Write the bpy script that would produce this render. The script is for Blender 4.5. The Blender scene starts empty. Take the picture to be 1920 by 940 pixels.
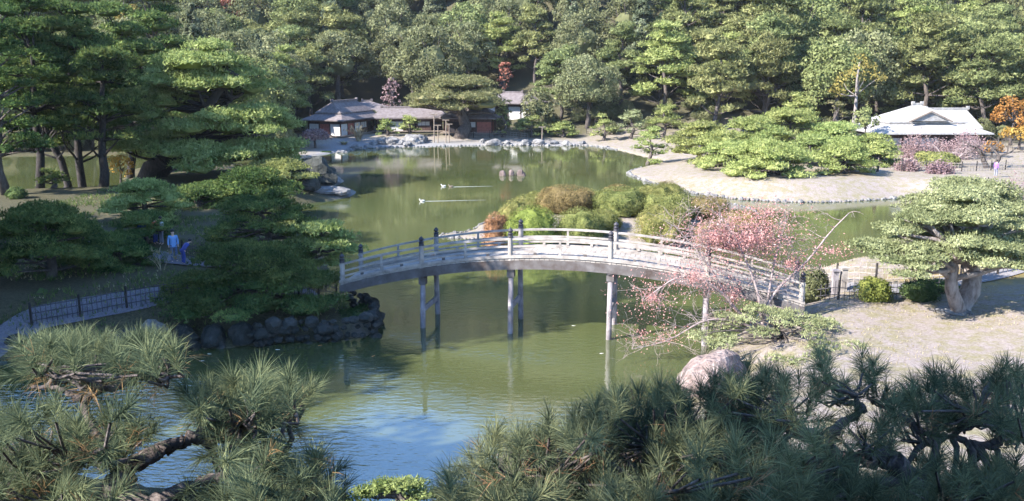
import bpy, bmesh, math, random
import numpy as np
from mathutils import Vector, Matrix, noise as mnoise

# ------------------------------------------------------------------ camera, sky, sun, exposure
scene = bpy.context.scene
COL = scene.collection
CAM_H, PITCH, FOC = 11.7, math.radians(11.8), 1660.0
cam_d = bpy.data.cameras.new("camera"); cam = bpy.data.objects.new("camera", cam_d); COL.objects.link(cam)
cam.location = (0, 0, CAM_H); cam.rotation_euler = (math.radians(90) - PITCH, 0, 0)
cam_d.sensor_width = 36.0; cam_d.lens = FOC / 1920 * 36; cam_d.clip_start = 0.1; cam_d.clip_end = 5000
scene.camera = cam
SUN = Vector((-0.74, -0.36, 0.58)).normalized()
world = bpy.data.worlds.new("World"); scene.world = world; world.use_nodes = True
wn = world.node_tree.nodes; wl = world.node_tree.links
sky = wn.new("ShaderNodeTexSky"); sky.sky_type = 'NISHITA'; sky.sun_disc = False
sky.sun_elevation = math.asin(SUN.z); sky.sun_rotation = math.atan2(SUN.x, SUN.y) % (2 * math.pi)
sky.air_density = 1.0; sky.dust_density = 0.0; sky.ozone_density = 6.5
bg = wn["Background"]; wl.new(sky.outputs[0], bg.inputs[0]); bg.inputs[1].default_value = 0.15
sun_d = bpy.data.lights.new("sun", 'SUN'); sun_d.energy = 5.0; sun_d.angle = math.radians(0.5); sun_d.color = (1.0, 0.955, 0.89)
sun = bpy.data.objects.new("sun", sun_d); COL.objects.link(sun)
sun.rotation_euler = (-SUN).to_track_quat('-Z', 'Y').to_euler()
vs = scene.view_settings
vs.view_transform = 'Standard'; vs.look = 'None'; vs.gamma = 1.0; vs.exposure = 2.05; vs.use_curve_mapping = False
scene.cycles.max_bounces = 6; scene.cycles.diffuse_bounces = 3; scene.cycles.glossy_bounces = 3
scene.cycles.transmission_bounces = 3; scene.cycles.transparent_max_bounces = 4
scene.cycles.use_denoising = True

rng = np.random.default_rng(11)
random.seed(5)

# ------------------------------------------------------------------ pixel helpers (1920 x 940 photo)
CT, ST = math.cos(PITCH), math.sin(PITCH)
def ray(px, py):
    u = (px - 960) / FOC; v = (py - 470) / FOC
    return u, CT - v * ST, -ST - v * CT
def PZ(px, py, z=0.0):
    d = ray(px, py); t = (z - CAM_H) / d[2]
    return np.array([d[0] * t, d[1] * t, z])
def PY(px, py, Y):
    d = ray(px, py); t = Y / d[1]
    return np.array([d[0] * t, Y, CAM_H + d[2] * t])
def proj(x, y, z):
    dep = y * CT + (CAM_H - z) * ST
    return 960 + FOC * x / dep, 470 - FOC * (y * ST - (CAM_H - z) * CT) / dep

# ------------------------------------------------------------------ mesh builder
class MB:
    def __init__(s): s.v = []; s.n = 0; s.f = []      # f: (array (m,k), material index)
    def add(s, verts, faces, mi=0):
        verts = np.asarray(verts, dtype=np.float32).reshape(-1, 3)
        if isinstance(faces, np.ndarray): s.f.append((faces + s.n, mi))
        else:
            by = {}
            for f in faces: by.setdefault(len(f), []).append(f)
            for k, fl in by.items(): s.f.append((np.array(fl) + s.n, mi))
        s.v.append(verts); s.n += len(verts)
    def box(s, c, size, R=None, mi=0):
        x, y, z = [q / 2 for q in size]
        p = np.array([[-x,-y,-z],[x,-y,-z],[x,y,-z],[-x,y,-z],[-x,-y,z],[x,-y,z],[x,y,z],[-x,y,z]])
        if R is not None: p = p @ np.array(R).T
        s.add(p + np.array(c), [(0,3,2,1),(4,5,6,7),(0,1,5,4),(1,2,6,5),(2,3,7,6),(3,0,4,7)], mi)
    def bar(s, a, b, w, h, mi=0):
        a = np.array(a, float); b = np.array(b, float); d = b - a; L = np.linalg.norm(d)
        if L < 1e-6: return
        d /= L; up = np.array([0,0,1.0]) if abs(d[2]) < .95 else np.array([0,1.0,0])
        sd = np.cross(up, d); sd /= np.linalg.norm(sd); u = np.cross(d, sd)
        s.box((a + b) / 2, (L, w, h), np.stack([d, sd, u], 1), mi)
    def tube(s, pts, rad, sides=6, mi=0, cap=True):
        pts = np.asarray(pts, float); n = len(pts)
        rad = np.broadcast_to(np.asarray(rad, float), (n,))
        T = np.gradient(pts, axis=0); T /= (np.linalg.norm(T, axis=1, keepdims=True) + 1e-9)
        ref = np.array([1.0, 0.13, 0.07]) if abs(T[0][0]) < .8 else np.array([0.1, 1.0, 0.1])
        ang = np.linspace(0, 2 * np.pi, sides, endpoint=False); V = []
        for i in range(n):
            a = np.cross(T[i], ref); a /= np.linalg.norm(a) + 1e-9; b = np.cross(T[i], a); ref = np.cross(a, T[i]) * -1 if False else ref
            V.append(pts[i] + rad[i] * (np.cos(ang)[:, None] * a + np.sin(ang)[:, None] * b))
        i0 = np.arange(n - 1)[:, None] * sides + np.arange(sides)[None, :]
        i1 = np.arange(n - 1)[:, None] * sides + (np.arange(sides)[None, :] + 1) % sides
        F = np.stack([i0, i1, i1 + sides, i0 + sides], -1).reshape(-1, 4)
        s.add(np.concatenate(V), F, mi)
        if cap and sides >= 3:
            s.f.append((np.arange(sides)[None, ::-1] + s.n - n * sides, mi)); s.f.append((np.arange(sides)[None, :] + s.n - sides, mi))
    def mesh(s, name, mats, smooth=False):
        me = bpy.data.meshes.new(name)
        V = np.concatenate(s.v) if s.v else np.zeros((0, 3), np.float32)
        me.vertices.add(len(V)); me.vertices.foreach_set("co", V.ravel())
        lt = np.concatenate([np.full(len(f), f.shape[1]) for f, _ in s.f]) ; lv = np.concatenate([f.ravel() for f, _ in s.f])
        mi = np.concatenate([np.full(len(f), m) for f, m in s.f])
        me.loops.add(len(lv)); me.loops.foreach_set("vertex_index", lv.astype(np.int32))
        me.polygons.add(len(lt)); st = np.concatenate([[0], np.cumsum(lt)[:-1]])
        me.polygons.foreach_set("loop_start", st.astype(np.int32))
        me.polygons.foreach_set("material_index", mi.astype(np.int32))
        me.polygons.foreach_set("use_smooth", np.full(len(lt), smooth))
        for m in (mats if isinstance(mats, (list, tuple)) else [mats]): me.materials.append(m)
        me.update(calc_edges=True); me.validate()
        return me
    def build(s, name, mats, parent=None, smooth=False):
        return link(name, s.mesh(name, mats, smooth), parent)

def link(name, me, parent=None):
    o = bpy.data.objects.new(name, me); COL.objects.link(o)
    if parent is not None: o.parent = parent
    return o
def tag(o, label=None, cat=None, group=None, kind=None):
    if label: o["label"] = label
    if cat: o["category"] = cat
    if group: o["group"] = group
    if kind: o["kind"] = kind
    return o
def empty(name, loc, rz=0.0, label=None, cat=None, group=None):
    o = bpy.data.objects.new(name, None); COL.objects.link(o); o.location = loc; o.rotation_euler = (0, 0, rz); o.empty_display_size = .3
    return tag(o, label, cat, group)
def copy_tree(o, parent=None):
    c = o.copy(); COL.objects.link(c)
    if parent is not None: c.parent = parent
    for ch in list(o.children): copy_tree(ch, c)
    return c
def unit(a): return a / (np.linalg.norm(a, axis=-1, keepdims=True) + 1e-9)

# ------------------------------------------------------------------ materials
def nt(name):
    m = bpy.data.materials.new(name); m.use_nodes = True
    return m, m.node_tree.nodes, m.node_tree.links, m.node_tree.nodes["Principled BSDF"]
def ramp(N, stops):
    r = N.new("ShaderNodeValToRGB"); e = r.color_ramp.elements
    while len(e) < len(stops): e.new(0.5)
    for el, (p, c) in zip(e, stops): el.position = p; el.color = (*c, 1)
    return r
def foliage(name, c1, c2, c3=None, trans=0.3, clump=0.5, hue=0.03, val=0.35):
    """leaf material: colour per leaf, per clump (world noise) and per plant; thin translucent leaf"""
    m, N, L, P = nt(name); N.remove(P); out = N["Material Output"]
    geo = N.new("ShaderNodeNewGeometry"); oi = N.new("ShaderNodeObjectInfo")
    tex = N.new("ShaderNodeTexNoise"); tex.inputs["Scale"].default_value = clump; tex.inputs["Detail"].default_value = 2
    L.new(geo.outputs["Position"], tex.inputs["Vector"])
    mix = N.new("ShaderNodeMath"); mix.operation = 'MULTIPLY_ADD'; mix.inputs[1].default_value = 0.55
    L.new(geo.outputs["Random Per Island"], mix.inputs[0])
    ad = N.new("ShaderNodeMath"); ad.operation = 'MULTIPLY_ADD'; ad.inputs[1].default_value = 1.5; ad.inputs[2].default_value = -0.52
    L.new(tex.outputs["Fac"], ad.inputs[0]); L.new(ad.outputs[0], mix.inputs[2])
    r = ramp(N, [(0.12, c1), (0.6, c2), (1.0, c3 or c2)]); L.new(mix.outputs[0], r.inputs[0])
    hs = N.new("ShaderNodeHueSaturation")
    h = N.new("ShaderNodeMath"); h.operation = 'MULTIPLY_ADD'; h.inputs[1].default_value = hue; h.inputs[2].default_value = 0.5 - hue / 2
    L.new(oi.outputs["Random"], h.inputs[0]); L.new(h.outputs[0], hs.inputs["Hue"])
    rv = N.new("ShaderNodeMath"); rv.operation = 'MULTIPLY'; rv.inputs[1].default_value = 7.31; L.new(oi.outputs["Random"], rv.inputs[0])
    fr = N.new("ShaderNodeMath"); fr.operation = 'FRACT'; L.new(rv.outputs[0], fr.inputs[0])
    v = N.new("ShaderNodeMath"); v.operation = 'MULTIPLY_ADD'; v.inputs[1].default_value = val; v.inputs[2].default_value = 1 - val / 2
    L.new(fr.outputs[0], v.inputs[0]); L.new(v.outputs[0], hs.inputs["Value"]); L.new(r.outputs[0], hs.inputs["Color"])
    d = N.new("ShaderNodeBsdfDiffuse"); t = N.new("ShaderNodeBsdfTranslucent"); ms = N.new("ShaderNodeMixShader"); ms.inputs[0].default_value = trans
    L.new(hs.outputs[0], d.inputs[0]); L.new(hs.outputs[0], t.inputs[0]); L.new(d.outputs[0], ms.inputs[1]); L.new(t.outputs[0], ms.inputs[2])
    L.new(ms.outputs[0], out.inputs[0])
    return m
def rough_mat(name, c1, c2, scale=4.0, rough=.85, bump=.3, c3=None, stretch=None, detail=6, bscale=None, bdist=.05):
    m, N, L, P = nt(name)
    tc = N.new("ShaderNodeNewGeometry"); vec = tc.outputs["Position"]
    if stretch is not None:
        mp = N.new("ShaderNodeMapping"); mp.inputs["Scale"].default_value = stretch
        tcc = N.new("ShaderNodeTexCoord"); L.new(tcc.outputs["Object"], mp.inputs[0]); vec = mp.outputs[0]
    t = N.new("ShaderNodeTexNoise"); t.inputs["Scale"].default_value = scale; t.inputs["Detail"].default_value = detail; t.inputs["Roughness"].default_value = .65
    L.new(vec, t.inputs["Vector"])
    r = ramp(N, [(0.32, c1), (0.55, c2), (0.75, c3 or c2)]); L.new(t.outputs["Fac"], r.inputs[0]); L.new(r.outputs[0], P.inputs["Base Color"])
    P.inputs["Roughness"].default_value = rough; P.inputs["Specular IOR Level"].default_value = .25
    if bump:
        t2 = N.new("ShaderNodeTexNoise"); t2.inputs["Scale"].default_value = bscale or scale * 3; t2.inputs["Detail"].default_value = 5; L.new(vec, t2.inputs["Vector"])
        b = N.new("ShaderNodeBump"); b.inputs["Strength"].default_value = bump; b.inputs["Distance"].default_value = bdist
        L.new(t2.outputs["Fac"], b.inputs["Height"]); L.new(b.outputs[0], P.inputs["Normal"])
    return m
M = {}
M['pine_lit'] = foliage("pine_needles_lit_yellow_green", (.10,.135,.04), (.285,.315,.11), (.38,.40,.165), clump=.9, trans=.4)  # needle colour with sunlight put in, for the sunlit pines
M['pine_shaded'] = foliage("pine_needles_shaded_green", (.03,.058,.022), (.09,.13,.042), (.20,.225,.068), clump=.7)  # needle colour with shade put in, for the pines standing in shadow
M['pine_pale'] = foliage("pine_needles_pale_grey_green", (.12,.135,.06), (.255,.27,.135), (.36,.365,.20), clump=1.1, val=.15)
M['pine_wood'] = foliage("forest_pine_needles", (.055,.068,.028), (.185,.20,.08), (.29,.295,.13), clump=.45, hue=.04, val=.4)
M['pine_brown'] = foliage("pine_needles_brownish", (.065,.07,.03), (.165,.17,.075), (.26,.235,.115), clump=.6)
M['broad'] = foliage("broadleaf_grey_green", (.055,.064,.03), (.16,.166,.082), (.26,.258,.145), clump=.5, hue=.015, val=.4)
M['broad_light'] = foliage("broadleaf_light_green", (.075,.095,.036), (.18,.20,.08), (.265,.28,.125), clump=.5, hue=.015, val=.2)
M['conifer'] = foliage("conifer_blue_green", (.045,.06,.036), (.14,.155,.09), (.235,.245,.155), clump=.5, val=.3)
M['orange'] = foliage("autumn_orange_leaves", (.18,.09,.02), (.34,.19,.05), (.42,.28,.09), clump=.9, val=.2)
M['yellow'] = foliage("autumn_yellow_leaves", (.13,.11,.03), (.26,.21,.065), (.33,.26,.09), clump=.9, val=.2)
M['red'] = foliage("autumn_red_leaves", (.16,.055,.04), (.28,.11,.085), (.34,.19,.14), clump=.9, val=.2)
M['maple'] = foliage("maple_pink_red_leaves", (.27,.11,.11), (.46,.235,.225), (.55,.40,.375), trans=.35, clump=1.4, val=.1)
M['mauve'] = foliage("mauve_twigs_and_leaves", (.15,.095,.097), (.27,.18,.18), (.33,.25,.24), clump=1.2, val=.25)
M['azalea'] = foliage("clipped_azalea_olive", (.055,.065,.024), (.155,.165,.055), (.25,.23,.085), clump=1.3, hue=.05, val=.3, trans=.2)
M['azalea_brown'] = foliage("clipped_azalea_bronze", (.065,.055,.025), (.18,.145,.06), (.25,.195,.09), clump=1.3, hue=.03, val=.2, trans=.2)
M['azalea_red'] = foliage("clipped_azalea_reddish", (.10,.055,.03), (.24,.13,.07), (.32,.2,.11), clump=1.3, val=.2, trans=.2)
M['azalea_bright'] = foliage("clipped_azalea_fresh_green", (.06,.075,.02), (.155,.18,.045), (.23,.24,.065), clump=1.3, val=.15, trans=.2)
M['shrub_dark'] = foliage("dark_evergreen_leaves", (0.033,0.058,0.026), (0.085,0.124,0.046), (0.143,0.182,0.065), clump=1.2, val=.25)
M['near_needle'] = foliage("near_pine_needles", (.045,.06,.037), (.115,.135,.072), (.225,.23,.11), clump=2.2, val=.1, trans=.3)
M['brown_needle'] = foliage("withered_pine_needles", (.14,.075,.035), (.24,.15,.07), (.3,.21,.11), clump=2, val=.2)
M['dry'] = foliage("dry_grass_blades", (.20,.16,.08), (.38,.32,.19), (.5,.44,.3), clump=2, val=.2)
M['grass_green'] = foliage("green_grass_blades", (.05,.08,.025), (.11,.15,.045), (.2,.22,.08), clump=2, val=.2)
M['bark'] = rough_mat("pine_bark", (.035,.028,.026), (.085,.07,.062), 6, .95, .8, c3=(.15,.125,.11), stretch=(1,1,.35))
M['bark_pale'] = rough_mat("pale_bark", (.10,.08,.073), (.22,.19,.175), 5, .95, .8, c3=(.30,.265,.245), stretch=(1,1,.4))
M['bark_dark'] = rough_mat("dark_bark", (.014,.012,.012), (.035,.03,.028), 7, .95, .8, c3=(.07,.06,.055), stretch=(1,1,.35))
M['twig'] = rough_mat("grey_pink_twigs", (.16,.12,.115), (.27,.215,.205), 9, .9, .2)
M['near_bark'] = rough_mat("flaking_pine_bark", (.03,.024,.022), (.085,.067,.06), 14, .95, 1.0, c3=(.2,.165,.15), stretch=(1,1,1), bscale=30, bdist=.02)
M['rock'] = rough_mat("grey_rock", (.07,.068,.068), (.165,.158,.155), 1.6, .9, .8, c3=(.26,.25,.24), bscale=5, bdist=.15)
M['rock_dark'] = rough_mat("dark_shade_toned_rock", (.014,.016,.014), (.034,.036,.032), 1.6, .85, .8, c3=(.075,.074,.07), bscale=5, bdist=.15)  # near-black tone carries the left bank's shade in the stone colour
M['rock_brown'] = rough_mat("brown_rock", (.05,.037,.033), (.11,.083,.077), 1.6, .95, .8, c3=(.19,.15,.14), bscale=7, bdist=.1)
M['rock_pink'] = rough_mat("pale_pinkish_rock", (.12,.085,.077), (.22,.17,.155), 2.6, .95, 1.0, c3=(.28,.235,.22), bscale=7, bdist=.2)
M['wood_white'] = rough_mat("weathered_silver_wood", (.165,.142,.128), (.295,.262,.235), 2.5, .8, .35, c3=(.385,.345,.315), stretch=(1,1,1), bscale=20, bdist=.01)
M['wood_deck'] = rough_mat("weathered_deck_boards", (.185,.16,.143), (.30,.268,.24), 2, .85, .3, c3=(.375,.337,.305), bscale=15, bdist=.02)
M['wood_beam'] = rough_mat("stained_beam_wood", (.05,.035,.03), (.10,.09,.088), 1.3, .85, .4, c3=(.16,.147,.145), bscale=12, bdist=.02)
M['wood_pile'] = rough_mat("grey_pile_wood", (.11,.095,.1), (.23,.205,.21), 2.0, .85, .4, c3=(.33,.30,.30), bscale=12, bdist=.02)
M['cap_metal'] = rough_mat("dark_bronze_cap", (.02,.02,.025), (.045,.042,.05), 6, .5, 0)
M['wood_dark'] = rough_mat("dark_house_timber", (.035,.02,.018), (.075,.045,.04), 4, .8, .2)
M['wood_post'] = rough_mat("brown_prop_wood", (.10,.075,.06), (.2,.16,.13), 5, .9, .2)
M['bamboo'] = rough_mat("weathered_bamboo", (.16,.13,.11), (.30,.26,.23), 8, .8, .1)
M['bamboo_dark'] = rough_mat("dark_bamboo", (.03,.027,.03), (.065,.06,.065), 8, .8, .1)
M['plaster'] = rough_mat("white_plaster", (.37,.355,.345), (.45,.435,.425), 2, .9, .05)
M['paper'] = rough_mat("shoji_paper", (.4,.39,.375), (.48,.465,.45), 3, .9, .0)
M['red_wall'] = rough_mat("red_brown_panel", (.16,.05,.04), (.26,.09,.07), 4, .85, .1)
M['dark_in'] = rough_mat("room_shade_black", (.012,.01,.012), (.03,.025,.028), 2, .9, 0)  # near-black colour stands for the darkness of unlit rooms
def roof_mat(name, c1, c2, c3):
    m = rough_mat(name, c1, c2, 2.2, .75, 0, c3=c3)
    N, L = m.node_tree.nodes, m.node_tree.links; P = N["Principled BSDF"]
    tc = N.new("ShaderNodeTexCoord"); w = N.new("ShaderNodeTexWave"); w.bands_direction = 'Z'; w.inputs["Scale"].default_value = 3.2; w.inputs["Distortion"].default_value = .6
    L.new(tc.outputs["Object"], w.inputs[0]); b = N.new("ShaderNodeBump"); b.inputs["Strength"].default_value = .7; b.inputs["Distance"].default_value = .06
    L.new(w.outputs["Fac"], b.inputs["Height"]); L.new(b.outputs[0], P.inputs["Normal"])
    return m
M['roof'] = roof_mat("lilac_grey_shingle", (.10,.08,.077), (.155,.13,.127), (.21,.18,.178))
M['roof_white'] = roof_mat("pale_bark_shingle", (.20,.188,.178), (.285,.27,.258), (.36,.342,.328))
M['carp_orange'] = rough_mat('orange_fish_scales', (.5,.16,.04), (.6,.25,.08), 9, .5, 0)
M['carp_white'] = rough_mat('white_fish_scales', (.55,.5,.45), (.7,.66,.62), 9, .5, 0)
M['wake'] = rough_mat('pale_ripple', (.16,.17,.15), (.25,.26,.24), 3, .25, 0)
M['skin'] = rough_mat("skin", (.5,.33,.26), (.55,.37,.29), 5, .6, 0)
M['hair'] = rough_mat("black_hair", (.012,.01,.01), (.025,.02,.02), 8, .5, 0)
def cloth(name, c): return rough_mat(name, tuple(q * .85 for q in c), c, 6, .9, .1)

def ground_mat():
    m, N, L, P = nt("ground_gravel_and_grass")
    geo = N.new("ShaderNodeNewGeometry")
    at = N.new("ShaderNodeVertexColor"); at.layer_name = "cover"
    sep = N.new("ShaderNodeSeparateColor"); L.new(at.outputs[0], sep.inputs[0])
    def noise(s, d=6, rgh=.65):
        t = N.new("ShaderNodeTexNoise"); t.inputs["Scale"].default_value = s; t.inputs["Detail"].default_value = d; t.inputs["Roughness"].default_value = rgh
        L.new(geo.outputs["Position"], t.inputs["Vector"]); return t.outputs["Fac"]
    big, mid, fine = noise(.35), noise(1.7), noise(9, 8, .8)
    a = ramp(N, [(.3, (.13,.10,.085)), (.5, (.235,.197,.178)), (.7, (.30,.263,.243))]); L.new(fine, a.inputs[0])      # pale winter lawn / gravel
    g = ramp(N, [(.35, (.125,.11,.058)), (.6, (.225,.195,.125))]); L.new(fine, g.inputs[0])                               # dry grass
    s = ramp(N, [(.42, (0,0,0)), (.62, (1,1,1))]); L.new(mid, s.inputs[0])
    mx = N.new("ShaderNodeMix"); mx.data_type = 'RGBA'; L.new(s.outputs[0], mx.inputs[0]); L.new(a.outputs[0], mx.inputs[6]); L.new(g.outputs[0], mx.inputs[7])
    mul = N.new("ShaderNodeMath"); mul.operation = 'MULTIPLY'; mul.inputs[1].default_value = .55
    li = ramp(N, [(.35, (.03,.03,.018)), (.55, (.075,.068,.04)), (.72, (.13,.105,.06))]); L.new(fine, li.inputs[0])    # leaf litter / bare earth
    mx2 = N.new("ShaderNodeMix"); mx2.data_type = 'RGBA'; L.new(sep.outputs[0], mx2.inputs[0]); L.new(mx.outputs[2], mx2.inputs[6]); L.new(li.outputs[0], mx2.inputs[7])
    gr = ramp(N, [(.35, (.13,.125,.127)), (.6, (.25,.24,.238))]); L.new(fine, gr.inputs[0])                               # grey-white pebble beach
    mx3 = N.new("ShaderNodeMix"); mx3.data_type = 'RGBA'; L.new(sep.outputs[1], mx3.inputs[0]); L.new(mx2.outputs[2], mx3.inputs[6]); L.new(gr.outputs[0], mx3.inputs[7])
    ms = ramp(N, [(.4, (.10,.085,.02)), (.6, (.24,.15,.045))]); L.new(mid, ms.inputs[0])                               # mossy, leaf-strewn lawn
    mx4 = N.new("ShaderNodeMix"); mx4.data_type = 'RGBA'; L.new(sep.outputs[2], mx4.inputs[0]); L.new(mx3.outputs[2], mx4.inputs[6]); L.new(ms.outputs[0], mx4.inputs[7])
    L.new(mx4.outputs[2], P.inputs["Base Color"]); P.inputs["Roughness"].default_value = .95; P.inputs["Specular IOR Level"].default_value = .1
    b = N.new("ShaderNodeBump"); b.inputs["Strength"].default_value = .7; b.inputs["Distance"].default_value = .08
    L.new(fine, b.inputs["Height"]); L.new(b.outputs[0], P.inputs["Normal"])
    return m
M['ground'] = ground_mat()
M['path'] = rough_mat("path_gravel", (.12,.11,.11), (.185,.17,.168), 12, .95, .4, c3=(.24,.225,.22))
M['path_shaded'] = rough_mat('shade_toned_path_gravel', (.09,.085,.10), (.14,.132,.15), 12, .95, .4, c3=(.18,.172,.19))  # path gravel darkened and blued to carry the left bank's shade
def water_mat():
    m, N, L, P = nt("pond_water")
    geo = N.new("ShaderNodeNewGeometry")
    t = N.new("ShaderNodeTexNoise"); t.inputs["Scale"].default_value = .06; t.inputs["Detail"].default_value = 3; L.new(geo.outputs["Position"], t.inputs["Vector"])
    r = ramp(N, [(.35, (.050,.062,.022)), (.65, (.066,.072,.028))]); L.new(t.outputs["Fac"], r.inputs[0]); L.new(r.outputs[0], P.inputs["Base Color"])
    P.inputs["Roughness"].default_value = .035; P.inputs["IOR"].default_value = 2.0; P.inputs["Specular IOR Level"].default_value = .95
    mp = N.new("ShaderNodeMapping"); mp.inputs["Scale"].default_value = (.8, 1.7, 1); mp.inputs["Rotation"].default_value = (0, 0, .25); L.new(geo.outputs["Position"], mp.inputs[0])
    n1 = N.new("ShaderNodeTexNoise"); n1.inputs["Scale"].default_value = 2.6; n1.inputs["Detail"].default_value = 3; L.new(mp.outputs[0], n1.inputs["Vector"])
    pm = N.new("ShaderNodeTexNoise"); pm.inputs["Scale"].default_value = .11; pm.inputs["Detail"].default_value = 1; L.new(geo.outputs["Position"], pm.inputs["Vector"])
    pr = N.new("ShaderNodeMapRange"); pr.inputs[1].default_value = .4; pr.inputs[2].default_value = .65; pr.inputs[3].default_value = .15; pr.inputs[4].default_value = 1.0
    L.new(pm.outputs["Fac"], pr.inputs[0])
    sy = N.new("ShaderNodeSeparateXYZ"); L.new(geo.outputs["Position"], sy.inputs[0])
    dy = N.new("ShaderNodeMapRange"); dy.inputs[1].default_value = 26; dy.inputs[2].default_value = 60; dy.inputs[3].default_value = 1.0; dy.inputs[4].default_value = .22
    L.new(sy.outputs[1], dy.inputs[0])
    mu = N.new("ShaderNodeMath"); mu.operation = 'MULTIPLY'; L.new(pr.outputs[0], mu.inputs[0]); L.new(dy.outputs[0], mu.inputs[1])
    mh = N.new("ShaderNodeMath"); mh.operation = 'MULTIPLY'; L.new(n1.outputs["Fac"], mh.inputs[0]); L.new(mu.outputs[0], mh.inputs[1])
    b = N.new("ShaderNodeBump"); b.inputs["Strength"].default_value = .55; b.inputs["Distance"].default_value = .05
    L.new(mh.outputs[0], b.inputs["Height"]); L.new(b.outputs[0], P.inputs["Normal"])
    return m
M['water'] = water_mat()

# ------------------------------------------------------------------ terrain
lake_px = [(-260,705),(0,674),(100,664),(200,652),(330,652),(430,654),(520,643),(620,639),(700,631),(704,600),(645,574),(600,560),(570,530),
  (625,510),(600,470),(585,440),(530,405),(540,388),(600,379),(650,371),(673,362),(650,350),(615,336),(575,326),(545,319),(450,309),(330,306),(240,318),(226,345),(215,372),(120,375),(0,379),(-200,382),
  (-330,350),(-260,300),(100,291),(400,291),(540,299),(600,292),(640,284),(700,277),(780,276),(860,274),(950,273),(1020,274),(1090,273),(1130,276),
  (1165,283),(1195,291),(1225,298),(1250,301),(1238,306),(1205,315),(1180,322),(1178,327),(1200,337),(1245,351),(1290,362),(1350,371),(1420,377),
  (1500,380.5),(1580,379.5),(1650,375),(1700,371),(1740,374),(1765,385),(1772,400),(1755,430),(1715,468),(1650,490),(1570,503),(1490,510),
  (1462,530),(1445,560),(1420,592),(1385,628),(1340,655),(1285,690),(1264,708),(1285,735),(1250,800),(1100,885),(900,930),(700,955),(500,945),(300,915),(0,870),(-260,800)]
isl_px = [(880,436),(905,418),(950,402),(1010,392),(1080,386),(1200,380),(1290,376),(1360,380),(1410,392),(1430,410),(1420,440),(1380,462),(1250,470),(1100,466),(960,460),(900,450),(820,445),(830,440)]
lake = np.array([PZ(x, y)[:2] for x, y in lake_px]); isl = np.array([PZ(x, y)[:2] for x, y in isl_px])
def smooth_poly(P, it=2):
    for _ in range(it):
        Q = np.roll(P, -1, 0); P = np.stack([.75 * P + .25 * Q, .25 * P + .75 * Q], 1).reshape(-1, 2)
    return P
lake = smooth_poly(lake); isl = smooth_poly(isl)
def sdist(P, poly):
    A = poly; B = np.roll(poly, -1, 0); out = np.full(len(P), 1e9); ins = np.zeros(len(P), bool)
    for a, b in zip(A, B):
        ab = b - a; t = np.clip(((P - a) @ ab) / (ab @ ab + 1e-12), 0, 1)
        out = np.minimum(out, np.hypot(*(P - a - t[:, None] * ab).T))
        c = (a[1] > P[:, 1]) != (b[1] > P[:, 1])
        with np.errstate(divide='ignore', invalid='ignore'): xi = a[0] + (P[:, 1] - a[1]) * ab[0] / ab[1]
        ins ^= c & (P[:, 0] < xi)
    return np.where(ins, out, -out)
def sm(a, b, x): t = np.clip((x - a) / (b - a), 0, 1); return t * t * (3 - 2 * t)
def height(P):
    x, y = P[:, 0], P[:, 1]
    dl = sdist(P, lake); di = sdist(P, isl); land = -dl
    near = 1 - sm(75, 100, y)
    h = .05 + .13 * sm(0, .3, land)
    h = h + near * (1.45 * sm(.0, 4.5, land)) + (1 - near) * (.75 * sm(0, 12, land) + .5 * sm(10, 60, land))
    h += 0.5 * np.exp(-(((x - 29) / 13) ** 2 + ((y - 103) / 11) ** 2)) * sm(0, 6, land)         # mound of the pine island
    h += .9 * sm(15, 28, x) * sm(2, 9, land) * (1 - sm(48, 60, y))                                # right bank rises
    h += 9.3 * (1 - sm(.3, 8, np.hypot(x * .3, np.maximum(y, 0))))   # slope below the lookout
    h += 14 * sm(40, 90, -x) * (1 - sm(35, 72, y)) * sm(0, 5, land)                              # hill on the left
    ang = np.degrees(np.arctan2(x, np.maximum(y, 1)))
    up = np.maximum(y - 150 + 12 * np.sin(x * .045), 0)
    hmax = np.clip(113 + np.where(ang < -9, 5.5, 2.2) * np.abs(ang + 9), 0, 165)
    h += np.minimum(.35 * np.minimum(up, 30) + np.maximum(up - 30, 0) * .72, hmax)
    water = (dl > 0) & (di <= 0)
    h = np.where(water, -np.minimum(1.3, .05 + .45 * np.minimum(dl, -di)), h)
    isd = di > 0
    h = np.where(isd, .05 + 1.1 * sm(0, 6, di) * (.75 + .25 * sm(56, 68, y)), h)
    return h
gx = np.unique(np.concatenate([np.arange(-600, -200, 25), np.arange(-200, -60, 3), np.arange(-60, -30, 1.2), np.arange(-30, 30, .6), np.arange(30, 70, 1.1), np.arange(70, 200, 3), np.arange(200, 601, 25)]))
gy = np.unique(np.concatenate([np.arange(-200, -10, 12), np.arange(-10, 20, .7), np.arange(20, 75, .55), np.arange(75, 150, 1.0), np.arange(150, 420, 5), np.arange(420, 900, 30)]))
GX, GY = np.meshgrid(gx, gy)
pts = np.stack([GX.ravel(), GY.ravel()], 1)
HZ = height(pts)
nx, ny = len(gx), len(gy)
HG = HZ.reshape(ny, nx)
def H(x, y):
    i = int(np.clip(np.searchsorted(gx, x) - 1, 0, nx - 2)); j = int(np.clip(np.searchsorted(gy, y) - 1, 0, ny - 2))
    fx = (x - gx[i]) / (gx[i + 1] - gx[i]); fy = (y - gy[j]) / (gy[j + 1] - gy[j])
    return float((HG[j, i] * (1 - fx) + HG[j, i + 1] * fx) * (1 - fy) + (HG[j + 1, i] * (1 - fx) + HG[j + 1, i + 1] * fx) * fy)
def PT(px, py):
    d = ray(px, py); t = 8.0
    while t < 300:
        if CAM_H + d[2] * t <= max(H(d[0] * t, d[1] * t), 0): break
        t += .1
    return np.array([d[0] * t, d[1] * t, H(d[0] * t, d[1] * t)])
mb = MB(); idx = np.arange(nx * ny).reshape(ny, nx)
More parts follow.
